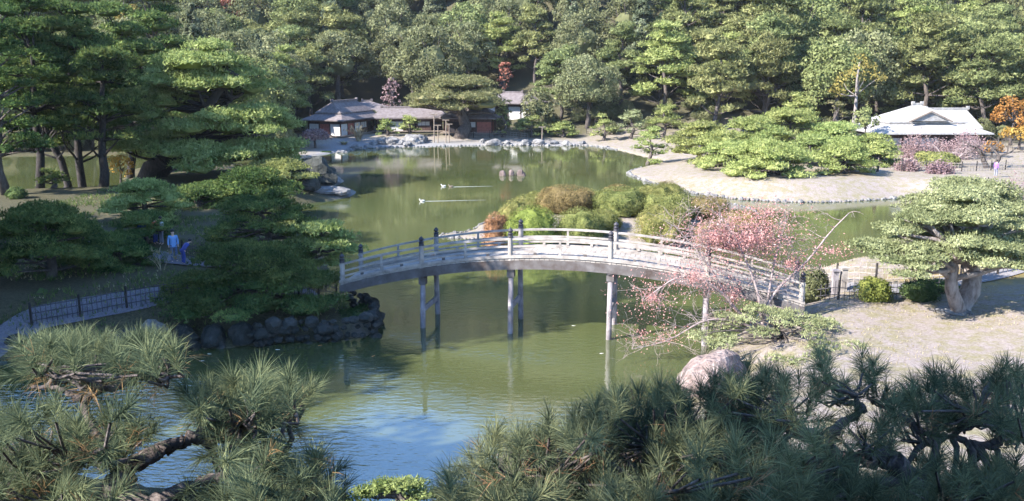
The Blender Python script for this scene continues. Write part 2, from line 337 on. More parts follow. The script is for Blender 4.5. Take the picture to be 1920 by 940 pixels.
mb.add(np.column_stack([pts, HZ]), np.stack([idx[:-1, :-1], idx[:-1, 1:], idx[1:, 1:], idx[1:, :-1]], -1).reshape(-1, 4))
ground = mb.build("ground", M['ground'], smooth=True); tag(ground, kind="structure")
land = -sdist(pts, lake); di = sdist(pts, isl)
X, Yv = pts[:, 0], pts[:, 1]
wob = 3 * np.sin(X * .31) + 3 * np.sin(Yv * .23 + X * .1)
litter = np.clip(np.maximum.reduce([sm(139, 145, Yv + wob * .6), (1 - sm(-8, -5, X + wob * .15)) * (1 - sm(94, 106, Yv)) * (di < -.5) * sm(-.8, .0, land), (1 - sm(14, 19, Yv)) * (1 - sm(5, 9, X)),
     (1 - sm(17, 22, Yv + wob * .3)), sm(118, 124, Yv) * sm(38, 46, X), (1 - sm(-33, -27, X)) * sm(90, 100, Yv)]), 0, 1)
pebble = np.clip(np.maximum.reduce([sm(110, 120, Yv) * (1 - sm(8, 14, X)) * sm(-29, -25, X) * (1 - sm(132, 140, Yv)), (1 - sm(1.5, 4, np.hypot(X + 14.5, Yv - 81))) * .7]), 0, 1) * (1 - .0)
moss = np.exp(-(((X - 23) / 6.0) ** 2 + ((Yv - 40) / 2.6) ** 2)) * .9
moss = np.maximum(moss, .5 * np.exp(-(((X - 30) / 5) ** 2 + ((Yv - 88) / 3) ** 2)))
ca = ground.data.color_attributes.new("cover", 'FLOAT_COLOR', 'POINT')
ca.data.foreach_set("color", np.column_stack([litter, pebble, np.clip(moss, 0, 1), np.ones(len(X))]).astype(np.float32).ravel())

wm = MB(); wx = np.array([-200, -60, 0, 60, 160.]); wy = np.array([10, 60, 160.])
wid = np.arange(15).reshape(3, 5); WX, WY = np.meshgrid(wx, wy)
wm.add(np.column_stack([WX.ravel(), WY.ravel(), np.zeros(15)]), np.stack([wid[:-1, :-1], wid[:-1, 1:], wid[1:, 1:], wid[1:, :-1]], -1).reshape(-1, 4))
tag(wm.build("water", M['water']), kind="structure")

def ribbon(name, pix, width, mat, z=1.5, lift=.045):
    c = np.array([(PT(a, b) if 0 < a < 1920 else PZ(a, b, z))[:2] for a, b in pix])
    t = np.linspace(0, 1, len(c)); tt = np.linspace(0, 1, 70)
    c = np.column_stack([np.interp(tt, t, c[:, 0]), np.interp(tt, t, c[:, 1])])
    for _ in range(6): c[1:-1] = (c[:-2] + c[2:] + 2 * c[1:-1]) / 4
    T = unit(np.gradient(c, axis=0)); S = np.column_stack([-T[:, 1], T[:, 0]])
    offs = np.linspace(-.5, .5, 7) * width; V = []
    for o in offs:
        q = c + S * o
        V.append(np.column_stack([q, [H(a, b) + lift for a, b in q]]))
    V = np.stack(V, 1).reshape(-1, 3); ii = np.arange(70 * 7).reshape(70, 7)
    m = MB(); m.add(V, np.stack([ii[:-1, :-1], ii[:-1, 1:], ii[1:, 1:], ii[1:, :-1]], -1).reshape(-1, 4))
    return tag(m.build(name, mat, smooth=True), kind="structure")
ribbon("path", [(-150,640),(60,600),(180,575),(330,548),(470,540),(640,534)], 1.5, M['path_shaded'])
ribbon("garden_path", [(640,528),(560,512),(430,500),(330,490),(240,470),(120,455)], 1.7, M['path_shaded'], lift=.075)
ribbon("bank_path", [(1515,548),(1620,545),(1720,540),(1850,520),(2050,500)], 1.6, M['path'], z=1.7)

# ------------------------------------------------------------------ foliage and branch generators
def rand_dirs(n, zmin=-1.0):
    z = rng.uniform(zmin, 1, n); a = rng.uniform(0, 2 * np.pi, n); r = np.sqrt(np.maximum(0, 1 - z * z))
    return np.stack([r * np.cos(a), r * np.sin(a), z], 1)
def add_tufts(mb, P, Nn, L, w, k=3, up=.5, spread=.6, mi=0):
    n = len(P); P = np.repeat(P, k, 0); Nn = np.repeat(Nn, k, 0); m = len(P)
    d = unit(Nn * .6 + np.array([0, 0, up]) + spread * rng.normal(size=(m, 3)))
    s = unit(np.cross(d, rng.normal(size=(m, 3)))); LL = (L * rng.uniform(.65, 1.25, m))[:, None]
    V = np.stack([P - s * w / 2, P + s * w / 2, P + d * LL], 1).reshape(-1, 3)
    mb.add(V, np.arange(m * 3).reshape(-1, 3), mi)
def add_leaves(mb, P, Nn, size, mi=0, asp=.55, tilt=.55):
    n = len(P); nn = unit(Nn + tilt * rng.normal(size=(n, 3))); t = unit(np.cross(nn, rng.normal(size=(n, 3)))); b = np.cross(nn, t)
    s = (size * rng.uniform(.6, 1.3, n))[:, None]
    V = np.stack([P - t * s * .5, P + b * s * asp * .5, P + t * s * .5, P - b * s * asp * .5], 1).reshape(-1, 3)
    mb.add(V, np.arange(n * 4).reshape(-1, 4), mi)
ico = bmesh.new(); bmesh.ops.create_icosphere(ico, subdivisions=2, radius=1)
ICO_V = np.array([v.co[:] for v in ico.verts]); ICO_F = np.array([[v.index for v in f.verts] for f in ico.faces]); ico.free()
def add_core(mb, c, r, mi=0):
    mb.add(ICO_V * np.array(r) * (1 + .12 * rng.normal(size=(len(ICO_V), 1))) + np.array(c), ICO_F, mi)
def pad_points(pads, per, zmin=-.15, shell=(.8, 1.06)):
    Ps, Ns = [], []
    for (cx, cy, cz, rx, ry, rz) in pads:
        n = max(8, int(per * 3.6 * rx * ry)); d = rand_dirs(n, zmin)
        # lumpy outline of the pad
        f = rng.uniform(0, 6.28, 3); az = np.arctan2(d[:, 1], d[:, 0])
        lump = 1 + .16 * np.sin(3 * az + f[0]) + .10 * np.sin(5 * az + f[1]) + .07 * np.sin(9 * az + f[2])
        q = d * np.array([rx, ry, rz]) * (rng.uniform(*shell, n) * lump)[:, None]
        Ps.append(q + np.array([cx, cy, cz])); Ns.append(unit(d / np.array([rx, ry, rz])))
    return np.concatenate(Ps), np.concatenate(Ns)
def wander(a, b, n, amp):
    t = np.linspace(0, 1, n)[:, None]; a, b = np.array(a, float), np.array(b, float); L = np.linalg.norm(b - a)
    j = rng.normal(size=(n, 3)) * amp * L; j[0] = 0; j[-1] = 0
    for _ in range(1): j[1:-1] = (j[:-2] + j[2:] + 2 * j[1:-1]) / 4
    return a + (b - a) * t + j
def pine_meshes(h, w, d, npads, tuft, per, lean=(0, 0), trunk_r=.25, mats=('bark', 'pine_lit'), padr=(.13, .2), flat=.3, low=.35, dome=.5, stems=1, core=.6, k=3, tw=.3, up=.5):
    """garden pine: bent trunk, limbs that end in flat cushions of needles; origin at the trunk foot"""
    tb, cb = MB(), MB(); pads = []
    top = np.array([lean[0], lean[1], h * .74])
    for i in range(npads):
        u = (i + .5) / npads; r = math.sqrt(u); a = i * 2.39996 + rng.uniform(-.35, .35)
        cz = h * (1 - .12) - h * dome * r ** 1.7 + rng.normal() * h * .06
        if r > .55 and rng.random() < .5: cz -= h * rng.uniform(.05, low * .6)
        pr = rng.uniform(*padr) * (1.15 - .35 * r)
        rx, ry = w * pr, d * pr
        pads.append((lean[0] * .9 + math.cos(a) * (w / 2 - rx * .8) * r, lean[1] * .9 + math.sin(a) * (d / 2 - ry * .8) * r, max(cz, h * (1 - low) * .35), rx, ry, min(rx, ry) * flat * rng.uniform(.8, 1.25)))
    trunks = []
    for s in range(stems):
        off = np.array([rng.normal() * .12 * w * (stems > 1), rng.normal() * .12 * d * (stems > 1), 0])
        tp = wander((0, 0, -.3), top * (1 if s == 0 else .8) + off, 8, .06)
        tp[1:, :2] += np.sin(np.linspace(0, 4, 7))[:, None] * np.array([.05 * w, .03 * d]) * (1 - np.linspace(0, 1, 7)[:, None]) * (1 if s % 2 == 0 else -1)
        tb.tube(tp, np.linspace(trunk_r * (1.2 if s == 0 else .85), trunk_r * .35, 8), 8); trunks.append(tp)
        tb.tube(tp[0] + np.array([[0, 0, 0], [0, 0, .25]]), [trunk_r * 1.8, trunk_r * 1.15], 9)
    for p in pads:
        tp = trunks[int(rng.integers(stems))]; c = np.array(p[:3])
        j = int(np.clip(np.searchsorted(tp[:, 2], c[2] - .18 * h * rng.uniform(.3, 1.2)), 2, 7))
        lp = wander(tp[j], c - np.array([0, 0, p[5] * .3]), 5, .07)
        r0 = trunk_r * .33
        tb.tube(lp, np.linspace(r0, r0 * .28, 5), 5)
        for q in range(3):
            e = c + np.array([rng.normal() * p[3] * .5, rng.normal() * p[4] * .5, p[5] * .1])
            tb.tube(wander(lp[3], e, 3, .06), [r0 * .3, r0 * .22, r0 * .1], 4)
        if core: add_core(cb, c - np.array([0, 0, p[5] * .05]), np.array(p[3:]) * core)
    P, Nn = pad_points(pads, per, zmin=-.05)
    hf = rng.random(len(P)) < .5
    add_tufts(cb, P[hf], Nn[hf], tuft, tuft * tw, k, up=up)
    q = ~hf; add_leaves(cb, np.repeat(P[q], 2, 0) + rng.normal(size=(q.sum() * 2, 3)) * tuft * .35, unit(np.repeat(Nn[q], 2, 0) + np.array([0, 0, .5])), tuft * .95, asp=.4, tilt=.45)
    return tb.mesh("trunk", M[mats[0]], True), cb.mesh("crown", M[mats[1]])
def broad_meshes(h, w, leaf, per, mats=('bark', 'broad'), base=.18, lobes=46, core=.55):
    tb, cb = MB(), MB(); R = np.array([w / 2, w / 2, h * (1 - base) / 2]); C = np.array([0, 0, h * base + R[2]]); pads = []
    for i in range(lobes):
        dd = rand_dirs(1, -.75)[0]; lr = w * rng.uniform(.1, .17)
        p = C + dd * (R - lr * .8) * rng.uniform(.72, 1.04)
        pads.append((*p, lr, lr, lr * .85))
    tp = wander((0, 0, -.3), C + np.array([0, 0, R[2] * .5]), 6, .03); tb.tube(tp, np.linspace(w * .045, w * .012, 6), 7)
    for p in pads[::3]: tb.tube(wander(tp[3], np.array(p[:3]), 4, .06), np.linspace(w * .014, w * .004, 4), 4)
    (add_core(cb, C, R * core * .8) if core else None)
    Ps, Ns = [], []
    for p in pads:
        n = int(per * 9 * p[3] ** 2); q = rand_dirs(n, -.5); q = q[(q @ unit(np.array(p[:3]) - C + 1e-3)) > -.45]
        Ps.append(np.array(p[:3]) + q * np.array(p[3:]) * rng.uniform(.75, 1.1, len(q))[:, None]); Ns.append(q)
    add_leaves(cb, np.concatenate(Ps), np.concatenate(Ns), leaf)
    return tb.mesh("trunk", M[mats[0]], True), cb.mesh("crown", M[mats[1]])
def conifer_meshes(h, w, leaf, per, mats=('bark', 'conifer')):
    tb, cb = MB(), MB(); tb.tube([(0, 0, -.3), (0, 0, h * .5), (0, 0, h * .97)], [w * .05, w * .03, .03], 6)
    Ps, Ns = [], []
    for t in np.linspace(.12, .98, 20):
        rad = w / 2 * (1 - t) ** .75 + .15; m = int(5 + 6 * (1 - t))
        for j in range(m):
            a = rng.uniform(0, 6.28); n = int(per * (rad * 1.3 + .25)); s = np.sqrt(rng.uniform(0, 1, n)); wd = rng.normal(size=n) * .16 * rad
            x = np.cos(a) * s * rad - np.sin(a) * wd; y = np.sin(a) * s * rad + np.cos(a) * wd
            Ps.append(np.stack([x, y, h * t - s * rad * .45 + rng.normal(size=n) * .15 + .2], 1)); Ns.append(np.tile([np.cos(a) * .6, np.sin(a) * .6, .8], (n, 1)))
    add_leaves(cb, np.concatenate(Ps), np.concatenate(Ns), leaf)
    return tb.mesh("trunk", M[mats[0]], True), cb.mesh("crown", M[mats[1]])
def branching(tb, p, d, L, r, depth, tips, bend=.35, split=(2, 3), droop=0.0, minr=.008):
    n = 5; pts_ = [np.array(p, float)]; d = np.array(d, float)
    for i in range(n):
        d = unit(d + rng.normal(size=3) * bend * .35 + np.array([0, 0, -droop])); pts_.append(pts_[-1] + d * L / n)
    r1 = max(r * .62, minr); tb.tube(pts_, np.linspace(r, r1, n + 1), 6 if r > .04 else 4, cap=False)
    if depth == 0: tips.append((pts_[-1], d)); tips.append((pts_[-3], d)); return
    for c in range(int(rng.integers(split[0], split[1] + 1))):
        k = n if c == 0 else int(rng.integers(2, n + 1))
        branching(tb, pts_[k], unit(d + rng.normal(size=3) * bend * 1.7), L * rng.uniform(.6, .85), r1 * rng.uniform(.65, .9), depth - 1, tips, bend, split, droop, minr)
def bare_meshes(h, w, depth=5, leaves=0, leaf=.12, mats=('twig', 'maple'), r=.12, stems=3, spread=.8, keep=1.0, rad=.25):
    tb, cb = MB(), MB(); tips = []
    for s in range(stems):
        a = s * 6.28 / stems + rng.uniform(-.5, .5)
        branching(tb, (0, 0, -.2), unit(np.array([math.cos(a) * spread, math.sin(a) * spread, 1])), h * .36, r, depth, tips)
    T = np.array([t[0] for t in tips]); T[:, 2] = np.abs(T[:, 2])
    s = np.array([w / max(1e-3, np.ptp(T[:, 0])), w / max(1e-3, np.ptp(T[:, 1])), h / max(1e-3, T[:, 2].max())]); s = np.clip(s, .6, 1.5)
    tb.v = [v * s for v in tb.v]; T = T * s
    if leaves:
        sel = T[rng.random(len(T)) < keep]; P = np.repeat(sel, leaves, 0) + rng.normal(size=(len(sel) * leaves, 3)) * rad
        add_leaves(cb, P, np.tile([0, 0, .6], (len(P), 1)), leaf, tilt=1.0)
        return tb.mesh("trunk", M[mats[0]], True), cb.mesh("crown", M[mats[1]])
    return tb.mesh("trunk", M[mats[0]], True), None
def plant(name, loc, meshes, label, cat="tree", group=None, rz=0.0, scale=(1, 1, 1)):
    o = empty(name, loc, rz, label, cat, group); o.scale = scale
    link("trunk", meshes[0], o)
    if meshes[1] is not None: link("crown", meshes[1], o)
    return o
def frame_px(l, r, top, Y, base_z=None):
    """real size of a thing standing Y metres away whose outline spans l..r and reaches up to top in the photo"""
    a, b = PY(l, top, Y), PY(r, top, Y); x = (a[0] + b[0]) / 2; z = H(x, Y) if base_z is None else base_z
    return x, z, b[0] - a[0], a[2] - z
def shrub(name, l, r, top, Y, mat, label, leaf=.09, per=190, group=None, cat="shrub", depth=1.0, base=None, flat=.55):
    x, z, w, h = frame_px(l, r, top, Y); z -= .08; h += .08
    cb = MB(); pads = [(0, 0, h * .35, w * .46, w * .46 * depth, h * .62)]
    for i in range(9):
        a = rng.uniform(0, 6.28); rr = rng.uniform(.15, .32); pads.append((math.cos(a) * w * rr, math.sin(a) * w * rr * depth, h * rng.uniform(.3, .62), w * rng.uniform(.15, .24), w * rng.uniform(.15, .24) * depth, h * rng.uniform(.28, .4)))
    for p in pads: add_core(cb, p[:3], np.array(p[3:]) * .8)
    for p in pads:
        n = int(per * 5.5 * p[3] * max(p[4], p[5])); q = rand_dirs(n, -.35)
        P = np.array(p[:3]) + q * np.array(p[3:]) * rng.uniform(.87, 1.07, n)[:, None]; P[:, 2] = np.maximum(P[:, 2], 0)
        add_leaves(cb, P, unit(q / np.array(p[3:])), leaf, tilt=.5)
    o = empty(name, (x, Y, z), 0, label, cat, group); cb.build("crown", M[mat], o)
    st = MB()
    for i in range(5):
        a = rng.uniform(0, 6.28); st.tube(wander((math.cos(a) * .08, math.sin(a) * .08, -.1), (math.cos(a) * w * .25, math.sin(a) * w * .25 * depth, h * .5), 4, .05), np.linspace(.03, .012, 4), 5)
    st.build("stem", M['bark'], o, True)
    return o
def rock_mesh(r, mat, seed, sub=3, amp=.32, name="rock"):
    b = bmesh.new(); bmesh.ops.create_icosphere(b, subdivisions=sub, radius=1)
    for v in b.verts:
        p = v.co.copy(); n1 = mnoise.noise(p * 1.1 + Vector((seed * 7.3, 1, 2))); n2 = mnoise.noise(p * 2.6 + Vector((3, seed * 3.1, 2))); n3 = mnoise.noise(p * 6 + Vector((seed, 9, 2)))
        v.co = p * (1 + amp * n1 + amp * .5 * n2 + amp * .2 * n3)
        v.co.x = round(v.co.x * 3.2) / 3.2 * .35 + v.co.x * .65
        v.co = Vector((v.co.x * r[0], v.co.y * r[1], max(v.co.z, -.45) * r[2]))
    me = bpy.data.meshes.new(name); b.to_mesh(me); b.free(); me.materials.append(M[mat])
    return me
def rock(px, py, size, mat, label, seed, z=None, group=None, name="rock", Y=None):
    p = PT(px, py) if z is None else PZ(px, py, z)
    o = link(name, rock_mesh(size, mat, seed)); o.location = (p[0], p[1], (H(p[0], p[1]) if z is None else z) + size[2] * .22); o.rotation_euler = (0, 0, seed * 1.7)
    return tag(o, label, "rock", group)
# ------------------------------------------------------------------ arched bridge
PSI = math.radians(12); BA = np.array([math.cos(PSI), -math.sin(PSI)]); BB = np.array([math.sin(PSI), math.cos(PSI)])
BC = np.array([2.55, 38.6]); BL = 10.75; BW = 1.15
def bz(s): return 3.52 - 1.72 * s * s
def bp(s, off, dz=0.0):
    q = BC + BA * s * BL + BB * off; return np.array([q[0], q[1], bz(s) + dz])
def s_at(px, off):
    ss = np.linspace(-1.1, 1.1, 900); v = np.array([proj(*bp(s, off))[0] for s in ss]); return float(ss[np.argmin(abs(v - px))])
POST_PX = [643, 791, 957, 1145, 1326, 1503]
post_s = [s_at(p, -BW) for p in POST_PX]
S0, S1 = post_s[0] - .012, post_s[-1] + .012
bridge = empty("arched_bridge", (BC[0], BC[1], 0), 0, "long arched wooden footbridge of silvery weathered timber on tall piles over the pond", "bridge")
def blink(mb, name, mat, parent=None, smooth=False):
    off = np.array([BC[0], BC[1], 0], np.float32); mb.v = [v - off for v in mb.v]
    return mb.build(name, mat, parent or bridge, smooth)
def curve_bar(mb, off, dz0, dz1, th, n=60, s0=S0, s1=S1):
    ss = np.linspace(s0, s1, n); V = []
    for s in ss:
        for o, z in ((-th/2, dz0), (th/2, dz0), (th/2, dz1), (-th/2, dz1)): V.append(bp(s, off + o, z))
    i = np.arange(n - 1)[:, None] * 4; F = np.concatenate([i + np.array([a, (a+1) % 4, (a+1) % 4 + 4, a + 4]) for a in range(4)])
    mb.add(np.array(V), F); mb.f.append((np.array([[0,3,2,1]]) + mb.n - n*4, 0)); mb.f.append((np.array([[0,1,2,3]]) + mb.n - 4, 0))
d = MB(); nb = 92
for i in range(nb):
    a = S0 + (S1 - S0) * i / nb; b = S0 + (S1 - S0) * (i + .93) / nb; j = rng.uniform(-.006, .006)
    V = [bp(a, -1.24, -.09+j), bp(b, -1.24, -.09+j), bp(b, 1.24, -.09+j), bp(a, 1.24, -.09+j), bp(a, -1.24, j), bp(b, -1.24, j), bp(b, 1.24, j), bp(a, 1.24, j)]
    d.add(V, [(0,3,2,1),(4,5,6,7),(0,1,5,4),(1,2,6,5),(2,3,7,6),(3,0,4,7)])
blink(d, "deck", M['wood_deck'])
for sg in (-1, 1):
    g = MB(); curve_bar(g, sg * 1.18, -.50, -.1, .2); blink(g, "girder", M['wood_beam'])
    g = MB(); curve_bar(g, sg * 1.22, .012, .13, .14); blink(g, "curb_beam", M['wood_white'])
    rl = MB(); curve_bar(rl, sg * BW, .80, .885, .12)
    blink(rl, "handrail", M['wood_white'])
    rl = MB(); curve_bar(rl, sg * BW, .47, .55, .08); blink(rl, "middle_rail", M['wood_white'])
    rl = MB(); curve_bar(rl, sg * BW, .235, .31, .10); blink(rl, "lower_rail", M['wood_white'])
    ps = [s_at(p, -BW) for p in POST_PX]
    for k in range(5):
        for f in (.25, .5, .75):
            s = ps[k] + (ps[k+1] - ps[k]) * f; m = MB()
            c = bp(s, sg * BW, .18); m.box(c, (.12, .09, .12), Matrix.Rotation(-PSI, 3, 'Z'))
            if f == .5:
                m.box(bp(s, sg * BW, .39), (.10, .07, .16), Matrix.Rotation(-PSI, 3, 'Z')); m.box(bp(s, sg * BW, .675), (.09, .07, .25), Matrix.Rotation(-PSI, 3, 'Z'))
            blink(m, "rail_strut", M['wood_white'] if sg > 0 or f == .5 else M['wood_beam'])
    for s in ps:
        m = MB(); c = bp(s, sg * BW); m.tube([c + [0,0,-.2], c + [0,0,.93]], [.115, .112], 10)
        po = blink(m, "newel_post", M['wood_white'], None, False)
        cp = MB(); z0 = .92
        prof = [(.122, 0), (.125, .04), (.118, .05), (.112, .16), (.125, .165), (.125, .19), (.07, .2), (.065, .235), (.10, .25), (.118, .29), (.112, .33), (.07, .375), (.02, .42), (.004, .44)]
        cp.tube([c + [0,0,z0 + z] for r, z in prof], [r for r, z in prof], 10); blink(cp, "post_cap", M['cap_metal'], po, True)
for k in (1, 2, 3, 4):
    s = s_at(POST_PX[k], -BW)
    feet = []
    for sg in (-1, 1):
        tp = bp(s, sg * 1.02, -.58); ft = bp(s, sg * 1.28); ft[2] = -1.6
        m = MB(); m.tube([ft, tp], [.13, .115], 12); pl = blink(m, "pile", M['wood_pile'], None, True)
        feet.append((ft, tp))
        cbx = MB(); cbx.box(tp + [0, 0, -.12], (.32, .32, .34), Matrix.Rotation(-PSI, 3, 'Z')); blink(cbx, "pile_head", M['wood_beam'], pl)
    f = (1.45 + 1.6) / (feet[0][1][2] + 1.6); f = .62
    q = [a + (b - a) * f for a, b in feet]; ex = unit(q[1] - q[0]) * .22
    m = MB(); m.bar(q[0] - ex, q[1] + ex, .09, .24); blink(m, "cross_brace", M['wood_pile'])
    m = MB(); m.bar(feet[0][1] + [0,0,.12] - ex, feet[1][1] + [0,0,.12] + ex, .22, .22); blink(m, "cap_beam", M['wood_beam'])

# ------------------------------------------------------------------ stone abutment and shore stones
def stone_row(name, path, n_course, size, mat, label, cat, z0=-.3, kind=None, step=.9):
    mb = MB(); P = np.array(path, float); seg = np.hypot(*np.diff(P, axis=0).T); cum = np.concatenate([[0], np.cumsum(seg)])
    for c in range(n_course):
        t = rng.uniform(0, size)
        while t < cum[-1]:
            x = np.interp(t, cum, P[:, 0]) + rng.normal() * size * .12; y = np.interp(t, cum, P[:, 1]) + rng.normal() * size * .12
            r = size * rng.choice([.3, .42, .55, .8], p=[.3, .35, .25, .1]) * rng.uniform(.85, 1.15); V = ICO_V * np.array([r * rng.uniform(.9, 1.3), r, r * rng.uniform(.7, .95)]) * (1 + .13 * rng.normal(size=(len(ICO_V), 1)))
            a = rng.uniform(0, 6.28); ca_, sa_ = math.cos(a), math.sin(a); V = np.column_stack([V[:, 0] * ca_ - V[:, 1] * sa_, V[:, 0] * sa_ + V[:, 1] * ca_, V[:, 2]])
            mb.add(V + np.array([x, y, z0 + c * size * .75 + rng.normal() * size * .06]), ICO_F); t += size * step * rng.uniform(.8, 1.25)
    o = mb.build(name, M[mat]); return tag(o, label, cat, None, kind)
def wpath(pix, z=0.0, push=0.0): return [PZ(a, b, z)[:2] for a, b in pix]
stone_row("stone_retaining_wall", wpath([(470,652),(540,643),(620,640),(700,632),(706,600),(655,577)]), 4, .46, 'rock_dark', "mossy stone retaining wall with shade-darkened stones under the shaded left end of the bridge", "stone wall", z0=-.15)
def lake_path(i0, i1):  # along the drawn shoreline between two photo points
    a, b = PZ(*i0)[:2], PZ(*i1)[:2]; A = np.argmin(np.hypot(*(lake - a).T)); B = np.argmin(np.hypot(*(lake - b).T))
    return lake[A:B + 1] if A < B else lake[B:A + 1]
stone_row("stone_edging", lake_path((1205,315),(1740,374)), 1, .32, 'rock', "row of small round stones edging the sandy pine point", "stone edging", z0=.06, kind="stuff", step=1.05)
stone_row("stone_edging", lake_path((640,284),(1165,283)), 1, .42, 'rock', "low line of stones along the far pale shore", "stone edging", z0=.02, kind="stuff", step=1.3)
stone_row("stone_edging", lake_path((0,674),(430,654)), 1, .5, 'rock_dark', "dark stones along the shaded left bank", "stone edging", z0=.02, kind="stuff", step=1.2)
stone_row("stone_edging", [tuple(p) for p in isl], 1, .26, 'rock', "small stones round the foot of the azalea islet", "stone edging", z0=.02, kind="stuff", step=1.1)

# ------------------------------------------------------------------ houses
def hip_roof(mb, hw, hd, z0, z1, rh, th=.16, iw=None, idp=None, mi=0):
    """hip roof; with iw/idp a skirt that ends in an inner rectangle instead of a ridge"""
    top = [(-rh, 0, z1), (rh, 0, z1)] if iw is None else [(-iw, -idp, z1), (iw, -idp, z1), (iw, idp, z1), (-iw, idp, z1)]
    E = [(-hw,-hd,z0),(hw,-hd,z0),(hw,hd,z0),(-hw,hd,z0)]; B = [(x, y, z - th) for x, y, z in E]
    V = E + B + top; F = [(7,6,5,4),(0,4,5,1),(1,5,6,2),(2,6,7,3),(3,7,4,0)]
    if iw is None: F += [(0,1,9,8),(1,2,9),(2,3,8,9),(3,0,8)]
    else: F += [(0,1,9,8),(1,2,10,9),(2,3,11,10),(3,0,8,11),(8,9,10,11)]
    mb.add(V, F, mi)
def house(name, label, loc, rz, w, d, wall_h, rise, eave, ridge, mats, tiers=True, panels=6, base_h=.45, pattern="wpdpwp", cat="teahouse"):
    o = empty(name, loc, rz, label, cat)
    roofm, hw, hd = M[mats[0]], w / 2, d / 2
    m = MB(); m.box((0, 0, base_h / 2 - .4), (w + .5, d + .5, base_h + .8)); m.build("foundation", M['rock'], o)
    m = MB(); m.box((0, 0, base_h + .06), (w + 1.6, d + 1.6, .12)); m.build("veranda", M['wood_post'], o)
    m = MB(); m.box((0, 0, base_h + .12 + wall_h / 2), (w - .7, d - .7, wall_h)); m.build("wall", M['dark_in'], o)  # solid dark block painted as the shade inside the rooms
    zb = base_h + .12
    for side in range(4):
        L = w if side % 2 == 0 else d; dist = hd if side % 2 == 0 else hw; R = Matrix.Rotation(side * math.pi / 2, 3, 'Z'); n = max(3, int(L / 1.9)); st = L / n
        beam = MB(); beam.box(np.array(R @ Vector((0, -dist, zb + wall_h - .55))), (L, .10, .12), R); beam.box(np.array(R @ Vector((0, -dist + .02, zb + wall_h - .25))), (L, .06, .5), R); beam.build("lintel", M['wood_dark'], o)
        for i in range(n + 1):
            c = MB(); c.box(np.array(R @ Vector((-L / 2 + i * st, -dist, zb + wall_h / 2))), (.16, .16, wall_h), R); c.build("column", M['wood_dark'], o)
        for i in range(n):
            ch = pattern[(i + side * 2) % len(pattern)]; cx = -L / 2 + (i + .5) * st; hh = wall_h - .62
            if ch == 'w' : p = MB(); p.box(np.array(R @ Vector((cx, -dist + .03, zb + hh / 2))), (st - .2, .08, hh), R); p.build("wall_panel", M['plaster'], o)
            elif ch == 'r': p = MB(); p.box(np.array(R @ Vector((cx, -dist + .03, zb + hh / 2))), (st - .2, .08, hh), R); p.build("wall_panel", M['red_wall'], o)
            elif ch == 'p':
                p = MB(); p.box(np.array(R @ Vector((cx, -dist + .06, zb + hh / 2))), (st - .2, .04, hh - .04), R); s_ = p.build("sliding_screen", M['paper'], o)
                q = MB()
                for t in np.linspace(-.5, .5, 4): q.box(np.array(R @ Vector((cx + t * (st - .25), -dist + .03, zb + hh / 2))), (.05, .05, hh - .06), R)
                q.box(np.array(R @ Vector((cx, -dist + .03, zb + .45))), (st - .22, .05, .8), R); q.build("screen_frame", M['wood_dark'], s_)
    zt = zb + wall_h
    if tiers:
        r = MB(); hip_roof(r, hw + eave, hd + eave, zt + .05, zt + rise * .36, 0, iw=hw * .72 + eave * .2, idp=hd * .66 + eave * .2); r.build("lower_roof", roofm, o)
        r = MB(); hip_roof(r, hw * .78 + eave * .3, hd * .72 + eave * .3, zt + rise * .40, zt + rise, ridge, th=.2); up = r.build("upper_roof", roofm, o)
    else:
        r = MB(); hip_roof(r, hw + eave, hd + eave, zt + .05, zt + rise, ridge, th=.2); up = r.build("roof", roofm, o)
    r = MB(); r.box((0, 0, zt + rise + .06), (ridge * 2 + .6, .34, .3)); r.box((-ridge - .2, 0, zt + rise + .2), (.3, .42, .4)); r.box((ridge + .2, 0, zt + rise + .2), (.3, .42, .4)); r.build("ridge", M[mats[1]], up)
    return o
c0 = PY(640, 229, 136); lx = np.array([math.cos(math.radians(70)), math.sin(math.radians(70))]); ly = np.array([-lx[1], lx[0]])
hc = c0[:2] + lx * 6.9 + ly * 3.4
house("teahouse", "lilac grey roofed teahouse with white screens, leftmost building on the far shore", (hc[0], hc[1], .55), math.radians(70), 12.4, 5.6, 2.35, 2.7, .95, 3.6, ('roof','roof'), pattern="wrwpdw")
p = PY(688, 190, 153); house("garden_house", "house with pointed grey roof just behind the leftmost teahouse", (p[0], 153, .9), .2, 9, 7, 2.6, p[2] - .9 - 3.15, 1.1, .6, ('roof','roof'), tiers=False, pattern="wdpw", cat="house")
p = PY(770, 202, 148); house("garden_house", "long low building with straight grey ridge left of the big spreading pine", (p[0], 148, .7), .05, 11, 4.5, 2.1, p[2] - .7 - 2.65, .8, 4.6, ('roof','roof'), tiers=False, pattern="dwdp", cat="house")
p = PY(884, 200, 144); house("garden_house", "dark timber house with a bluish shutter seen behind the big spreading pine", (p[0], 144, .7), -.15, 7.5, 5, 2.3, p[2] - .7 - 2.85, .9, 2.2, ('roof','roof'), tiers=False, pattern="dprd", cat="house")
p = PY(962, 174, 158); house("garden_house", "farthest house with a high grey roof above the big spreading pine's right side", (p[0], 158, 1.2), -.25, 9, 7, 3.6, p[2] - 1.2 - 4.15, 1.2, 1.5, ('roof','roof'), tiers=False, pattern="wdw", cat="house")
